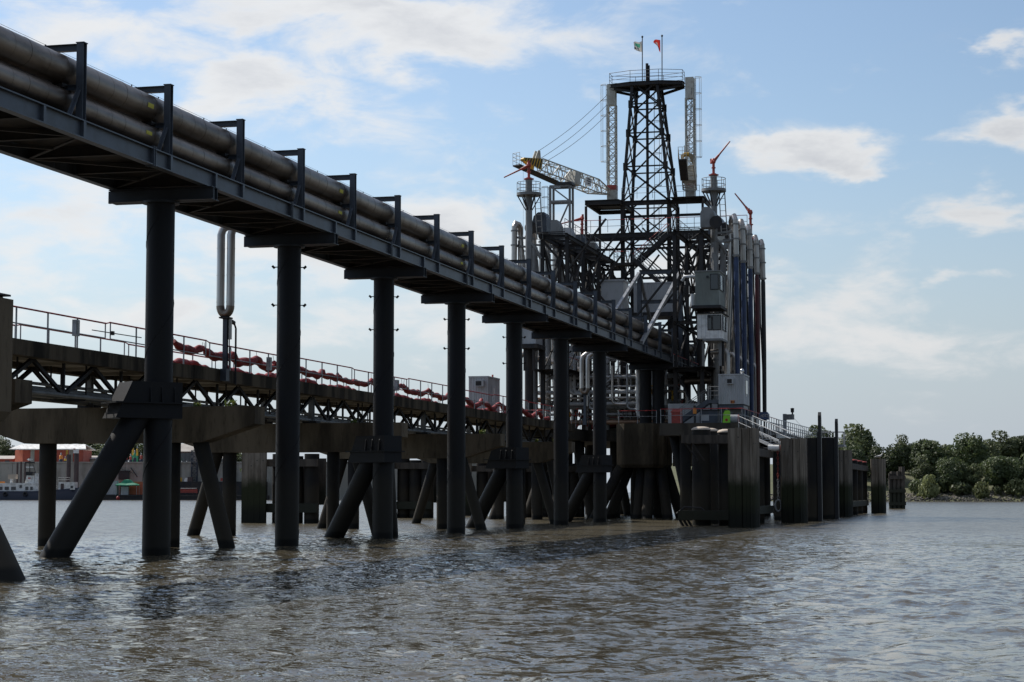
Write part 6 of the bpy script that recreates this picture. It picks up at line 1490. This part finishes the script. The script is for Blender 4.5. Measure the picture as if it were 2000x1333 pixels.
def low_building(px0, px1, py0, d, label, wall, name='yard_building', win=True):
    a = LP(px0, 905, d); b = LP(px1, py0, d); t = qthing(name, label, 'building', V((a.x + b.x) / 2, QD + d + 4, ZQ)); y = QD + d; zr = ZQ + (b.z - ZQ) * .62
    m = MB(); m.box((a.x, y, ZQ), (b.x, y + 8, zr)); m.obj('wall', wall, t)
    m = MB(); m.prism([(a.x - .3, y - .4, zr), (a.x - .3, y + 4, b.z), (a.x - .3, y + 8.4, zr)], (b.x - a.x + .6, 0, 0)); m.obj('roof', 'roof_grey', t)
    if win:
        for k in range(3): x = a.x + (b.x - a.x) * (k + .3) / 3; m = MB(); m.box((x, y - .05, ZQ + .5), (x + 1.2, y - .01, zr - .4)); m.obj('window', 'glass_dark', t)
low_building(-40, 27, 890, 36, 'low brick building with grey tiled roof beside the red shed', 'brick_red')
low_building(166, 190, 890, 38, 'low grey building at the end of the red shed', 'quay_wall', win=False)
low_building(352, 376, 866, 45, 'brown roofed house behind the yellow buoys', 'steel_brown')
low_building(424, 452, 886, 30, 'white site building beside the lattice mast', 'white_paint')
def ship():
    a = LP(-60, 976, 0); b = LP(160, 976, 0); t = qthing('work_boat', 'dark blue hulled white work boat moored at the far quay', 'boat', V((a.x + b.x) / 2, QD + 2.5, 0)); y0 = QD; n = 18
    m = MB(); L_ = b.x - a.x; rows = []
    for i in range(n + 1):
        f = i / n; x = a.x + L_ * f; hw = 2.6 * min(1, (1 - f) * 4.5) ** .6 * min(1, .4 + f * 6); sh = 2.15 + 1.1 * max(0, f - .55) ** 1.5 * 3 + (.3 if f < .1 else 0)
        rows.append([V(x + (1 - 0) * 0, y0 + 2.6 - hw * .85, -.6), V(x + .3 * f, y0 + 2.6 - hw, sh), V(x + .3 * f, y0 + 2.6 + hw, sh), V(x, y0 + 2.6 + hw * .85, -.6)])
    for r in rows: m.v += r
    for i in range(n):
        for j in range(3): m.face((i * 4 + j, i * 4 + j + 1, i * 4 + 5 + j, i * 4 + 4 + j), j != 1)
    m.face((0, 3, 2, 1)); m.obj('hull', 'hull_blue', t)
    m = MB(); qbox(m, -52, 76, 944, 962, 1.0, 4.4); o = m.obj('deckhouse', 'white_paint', t)
    for k, px in enumerate((4, 16, 29, 43, 55, 64, -8, -20)): m = MB(); w = (3.5, 4, 4.6, 2.4, 3, 2.4, 4, 4)[k]; qbox(m, px - w, px + w, 951 if k != 3 else 948, 957.5 if k != 3 else 953.5, .93, .99); m.obj('window', 'glass_dark', o)
    m = MB(); a_ = LP(51, 944, 2); b_ = LP(70, 929, 2); m.prism([(a_.x, QD + 1.8, a_.z), (b_.x, QD + 1.8, a_.z), (b_.x - .2, QD + 1.8, b_.z), (a_.x + .5, QD + 1.8, b_.z)], (0, 2.0, 0)); f = m.obj('funnel', 'white_paint', t)
    m = MB(); qbox(m, 57, 62, 933, 935.6, 1.74, 1.79); m.obj('mark', 'crane_red', f); m = MB(); a_ = LP(53, 929, 2); b_ = LP(69, 922, 2); m.box((a_.x, QD + 1.7, a_.z), (b_.x - .3, QD + 3.9, b_.z)); m.obj('funnel_top', 'black_paint', f)
    p = LP(60, 922, 2.5); q = LP(60, 893, 2.5); rod('mast', p, q, .22, 'black_paint', t)
    for py, w in ((913, .9), (904, 1.2), (898, .7)): c = LP(60, py, 2.5); bar('yard', c - V(w, 0, 0), c + V(w, 0, 0), .12, .3, 'white_paint' if py != 904 else 'black_paint', t)
    m = MB(); m.cyl(LP(60, 900, 2.3), LP(60, 896, 2.3), .4, n=10); m.obj('radar_dome', 'white_paint', t)
    rod('boom', LP(66, 907, 2.5), LP(72, 925, 2.5), .14, 'black_paint', t)
    m = MB(); qbox(m, 70, 76, 925, 945, 1.4, 3.8); m.obj('stack_screen', 'white_paint', t)
    m = MB(); qbox(m, 116, 148, 942, 957, .9, 4.3); o = m.obj('fore_house', 'white_paint', t)
    m = MB(); qbox(m, 140, 145, 949, 954, .83, .89); m.obj('window', 'glass_dark', o); m = MB(); qbox(m, 121, 127, 945, 956, .83, .89); m.obj('door', 'steel_brown', o)
    railing(t, [LP(78, 958, 1), LP(114, 957, 1)], 1.0, 'white_paint', 'white_paint', 1.5); railing(t, [LP(116, 942, 1.2), LP(139, 942, 1.2)], 1.1, 'white_paint', 'white_paint', 1.2)
    m = MB(); qbox(m, 18, 33, 927, 936, 2, 4); m.obj('locker', 'cream_cap', t); m = MB(); qbox(m, 22, 26, 936, 944, 2, 3); m.obj('vent', 'white_paint', t); m = MB(); qbox(m, 0, 8, 941, 944, 2, 4); m.obj('life_raft', 'orange', t)
    for px in (13, 52): m = MB(); c = LP(px, 965, -.1); m.tube([c + V(.42 * math.cos(a), 0, .42 * math.sin(a)) for a in np.linspace(0, 6.28, 13)], .16, n=8, caps=False); m.obj('tyre_fender', 'black_paint', t)
ship()
def quay_pile(px0, px1, py0, d, label, sign=False, flag=None):
    a = LP(px0, 975, d); b = LP(px1, py0, d); t = qthing('mooring_pile', label, 'mooring pile', V((a.x + b.x) / 2, QD + d, 0), 'mooring piles at the far quay'); r = (b.x - a.x) / 2; c = (a.x + b.x) / 2
    m = MB(); m.cyl((c, QD + d, -2), (c, QD + d, b.z), r, n=16); m.obj('tube', 'steel_brown', t)
    if sign: m = MB(); m.box((c - r * 1.1, QD + d - r - .12, b.z - .1), (c + r * 1.2, QD + d - r - .02, b.z + .85)); m.obj('sign_board', 'white_paint', t)
    if flag: m = MB(); m.box((c - r * 1.3, QD + d - .1, b.z - .3), (c - r * .5, QD + d + .1, b.z + 1.1)); m.obj('top_mark', flag, t)
quay_pile(131.5, 140, 888, 9, 'brown tubular mooring pile with yellow top mark beside the red shed', flag='yellow_paint')
quay_pile(146, 155.5, 885, 9, 'brown tubular mooring pile carrying a white sign board', True, 'crane_red')
quay_pile(34, 38, 904, 10, 'slim dark mooring pile beside the boat funnel'); quay_pile(41, 45, 902, 10, 'slim dark mooring pile close behind the boat funnel'); quay_pile(49, 53, 905, 10, 'slim dark mooring pile behind the boat mast')
def buoy(px, py_t, colr, low, d, label, w=6.2, lamp=True):
    a = LP(px, 914, d); z1 = LP(px, py_t, d).z; t = qthing('spar_buoy', label, 'buoy', V(a.x, QD + d, ZQ), 'buoys stored on the far quay'); h = z1 - ZQ; r = w / FPX * (QD + d) / 2
    m = MB(); m.lathe((a.x, QD + d, ZQ), [(r * .9, 0), (r, h * .1), (r, h * .5), (r * .85, h * .52)], 14); m.obj('float', low, t)
    m = MB(); m.lathe((a.x, QD + d, ZQ), [(r * .84, h * .52), (r * .82, h * .75), (r * .7, h * .95), (0, h)], 14); m.obj('upper_body', colr, t)
    if lamp: m = MB(); m.lathe((a.x, QD + d, ZQ + h), [(r * .3, -.05), (r * .3, .5), (0, .55)], 8); m.obj('lantern', 'galv', t)
for px, c, lab in ((239.5, 'crane_red', 'red topped spar buoy, first of three beside the green one'), (248, 'crane_red', 'red topped spar buoy, middle of three beside the green one'), (256.5, 'crane_red', 'red topped spar buoy right next to the green one'), (264.5, 'buoy_green', 'green topped spar buoy in the buoy row'), (231, 'yellow_paint', 'short yellow topped buoy at the end of the buoy row')):
    buoy(px, 891 if c != 'buoy_green' else 884, c, 'hull_blue', 19, lab)
buoy(260.5, 874, 'yellow_paint', 'buoy_green', 26, 'tall yellow and green buoy standing behind the buoy row', 4.4); buoy(269, 876, 'yellow_paint', 'buoy_green', 26, 'second tall yellow and green buoy behind the buoy row', 4.4)
buoy(120.5, 889, 'orange', 'hull_blue', 19, 'orange topped buoy before the red shed', 8); buoy(129, 896, 'yellow_paint', 'hull_blue', 19, 'yellow topped buoy before the red shed beside the orange one', 6)
buoy(356.5, 905, 'yellow_paint', 'orange', 19, 'squat yellow buoy with lantern beside the lattice mast', 7); buoy(366, 905, 'yellow_paint', 'orange', 19, 'second squat yellow buoy nearer the lattice mast', 7)
buoy(277, 889, 'crane_red', 'hull_blue', 19, 'red topped spar buoy half behind the bridge column'); buoy(286, 888, 'buoy_green', 'hull_blue', 19, 'green topped spar buoy hidden mostly by the bridge column')
def pontoon(px0, px1, py, label, name='pontoon'):
    a = LP(px0, 977, 1); b = LP(px1, py, 1); t = qthing(name, label, 'pontoon', V((a.x + b.x) / 2, QD + 4, 0)); m = MB(); m.box((a.x, QD + 1, -.8), (b.x, QD + 9, b.z)); m.obj('hull', 'dark_steel', t)
    m = MB(); m.box((a.x - .1, QD + .9, b.z - .25), (b.x + .1, QD + 1, b.z - .02)); m.obj('rubbing_strip', 'black_paint', t); return b.z
zp = pontoon(170, 345, 967, 'dark low pontoon carrying containers and the green tent'); pontoon(347, 520, 968, 'dark low barge with red gangway across the river')
def barge_upper():
    a = LP(350, 968, 4); t = qthing('moored_barge', 'dark high-sided barge moored behind the red gangway', 'barge', V(LP(400, 950, 8).x, QD + 11, 0)); m = MB(); qbox(m, 347, 520, 941, 978, 9.5, 13.5); m.obj('hull', 'dark_steel', t)
    m = MB(); qbox(m, 351, 356, 933, 941, 10, 11); m.obj('drum', 'yellow_paint', t); m = MB(); qbox(m, 368, 376, 932, 941, 10, 12); m.obj('winch', 'steel_brown', t); m = MB(); qbox(m, 432, 444, 934, 940, 10, 12); m.obj('skiff', 'crane_red', t)
    m = MB(); a_ = LP(361, 941, 9.8); m.prism([a_, a_ + V(.8, 0, 0), a_ + V(.8, 0, .9), a_ + V(.2, 0, .9)], (0, .1, 0)); m.obj('notice', 'white_paint', t)
    g = qthing('red_gangway', 'long red railed gangway lying on the low barge', 'gangway', LP(365, 968, 3)); a_ = LP(348, 962, 3); b_ = LP(386, 961, 3); m = MB(); m.box((a_.x, QD + 3, a_.z - .1), (b_.x, QD + 4.4, a_.z + .7)); m.obj('body', 'crane_red', g)
    railing(g, [LP(348, 964, 2.9), LP(386, 964, 2.9)], 1.2, 'crane_red', 'white_paint', 1.0, (.5,), .09)
barge_upper()
def pontoon_things():
    def cont(px0, px1, py0, d, dd, mt, label, name='container'):
        a = LP(px0, 967, d); b = LP(px1, py0, d); t = qthing(name, label, 'container', V((a.x + b.x) / 2, QD + d + dd / 2, zp)); corr_box(t, a.x, b.x, QD + d, QD + d + dd, zp + .08, b.z, mt, .3, .05)
    cont(200, 230, 940.5, 2, 2.5, 'panel_grey', 'pale grey shipping container on the pontoon beside the green tent'); cont(236, 300, 942, 4.4, 2.4, 'orange_and_lit_brick', 'orange container standing behind the green tent')
    cont(207, 221, 921, 6.5, 2, 'orange_and_lit_brick', 'tall orange deckhouse behind the pale container', 'deckhouse')
    a = LP(229.5, 948, 2); b = LP(272, 937, 2); zc = LP(250, 947, 2).z; t = qthing('gazebo_tent', 'green canopy tent on thin legs standing on the pontoon', 'tent', V((a.x + b.x) / 2, QD + 3, zp)); cx = (a.x + b.x) / 2; cy = QD + 2.2; hx = (b.x - a.x) / 2; hy = 1.7
    m = MB(); n = 12; ring = []
    for k, (f, z) in enumerate(((1, zc - .25), (1, zc), (.55, zc + .45), (.3, b.z - .1), (0.02, b.z))):
        for sx, sy in ((-1, -1), (0, -1), (1, -1), (1, 0), (1, 1), (0, 1), (-1, 1), (-1, 0)): m.v.append(V(cx + sx * hx * f, cy + sy * hy * f, z - (.12 if (sx == 0 or sy == 0) and 0 < k < 3 else 0)))
    for k in range(4):
        for i in range(8): m.face((k * 8 + i, k * 8 + (i + 1) % 8, k * 8 + 8 + (i + 1) % 8, k * 8 + 8 + i))
    m.obj('canopy', 'tent_green', t)
    for sx in (-1, 1):
        for sy in (-1, 1): rod('leg', (cx + sx * hx * .96, cy + sy * hy * .95, zp), (cx + sx * hx * .96, cy + sy * hy * .95, zc), .09, 'galv', t)
    a = LP(238, 967, 1.8); b = LP(252, 951, 1.8); t = qthing('tank_box', 'white tank box with blue lid under the green tent', 'tank', V((a.x + b.x) / 2, QD + 2.6, zp)); m = MB(); m.box((a.x, QD + 1.9, zp), (b.x, QD + 3.2, b.z)); m.obj('body', 'panel_grey', t); m = MB(); m.box((a.x - .05, QD + 1.85, b.z), (b.x + .05, QD + 3.25, b.z + .3)); m.obj('lid', 'blue_hose', t)
    p = LP(233, 971.5, -1.5); p.z = .45; t = qthing('mooring_ball', 'bright red ball buoy floating before the pontoon', 'buoy', V(p.x, p.y, -.1)); m = MB(); m.lathe(p, [(0, -.55), (.3, -.42), (.46, -.1), (.44, .15), (.25, .4), (.1, .5), (0, .55)], 16); m.obj('float', 'boom_red', t); m = MB(); m.cyl(p + V(0, 0, .5), p + V(0, 0, .66), .05, n=8); m.obj('eye', 'galv', t)
    a = LP(375.5, 941, 13); t = qthing('lattice_mast', 'dark blue lattice mast standing on the far quay edge', 'mast', V(a.x + .7, QD + 13, 0)); lattice_box(t, V(a.x + .7, QD + 13, 0), V(a.x + .7, QD + 13, LP(380, 880, 13).z), 1.35, 1.35, 11, 'hull_blue', .16)
    t = qthing('yard_crane', 'thin black crane boom leaning over the quay behind the tent', 'crane', LP(232, 905, 18)); rod('boom', LP(226, 936, 15), LP(232, 908, 13.5), .18, 'black_paint', t); rod('boom', LP(270, 932, 13.5), LP(257, 914, 13.5), .25, 'black_paint', t); rod('stay', LP(226, 912, 13.5), LP(262, 925, 13.5), .08, 'black_paint', t)
    a = LP(233, 937, 13.6); b = LP(254, 922, 13.6); t = qthing('quay_gate', 'dark opening with gate in the quay wall behind the tent', 'gate', V((a.x + b.x) / 2, QD + 13.6, 0)); m = MB(); m.box((a.x, QD + 13.6, a.z), (b.x, QD + 13.95, b.z)); m.obj('gate_leaf', 'black_paint', t); m = MB(); m.box((a.x - .2, QD + 13.5, b.z), (b.x + .2, QD + 13.95, b.z + .3)); m.obj('lintel', 'dark_steel', t)
pontoon_things()
LT = [(-20, 850, 60, 75, 0, 'dark tree behind the low brick building'), (14, 858, 46, 70, 1, 'yellowish tree beside the red shed gable'), (60, 866, 60, 85, 2, 'tree crown behind the red shed roof'), (120, 862, 70, 85, 4, 'broad dark tree behind the red shed'), (185, 858, 60, 80, 0, 'dark tree at the shed end'), (228, 856, 60, 75, 2, 'dark green tree behind the buoy row'), (268, 860, 56, 80, 4, 'dark tree behind the tall yellow buoys'), (310, 862, 56, 80, 0, 'tree hidden mostly by the first bridge column'), (352, 868, 44, 70, 1, 'small light tree beside the brown roofed house'), (400, 872, 50, 80, 2, 'dark tree behind the lattice mast'), (450, 878, 50, 80, 3, 'tree behind the white site building')]
for px, py, w, d, k, lab in LT:
    a = LP(px, py, d); p = UC * a.x + FC * a.y; z = a.z; tree(V(p.x, p.y, ZQ - .2), z - ZQ, w / FPX * (QD + d) * 1.1, k, lab, 'trees behind the far quay')
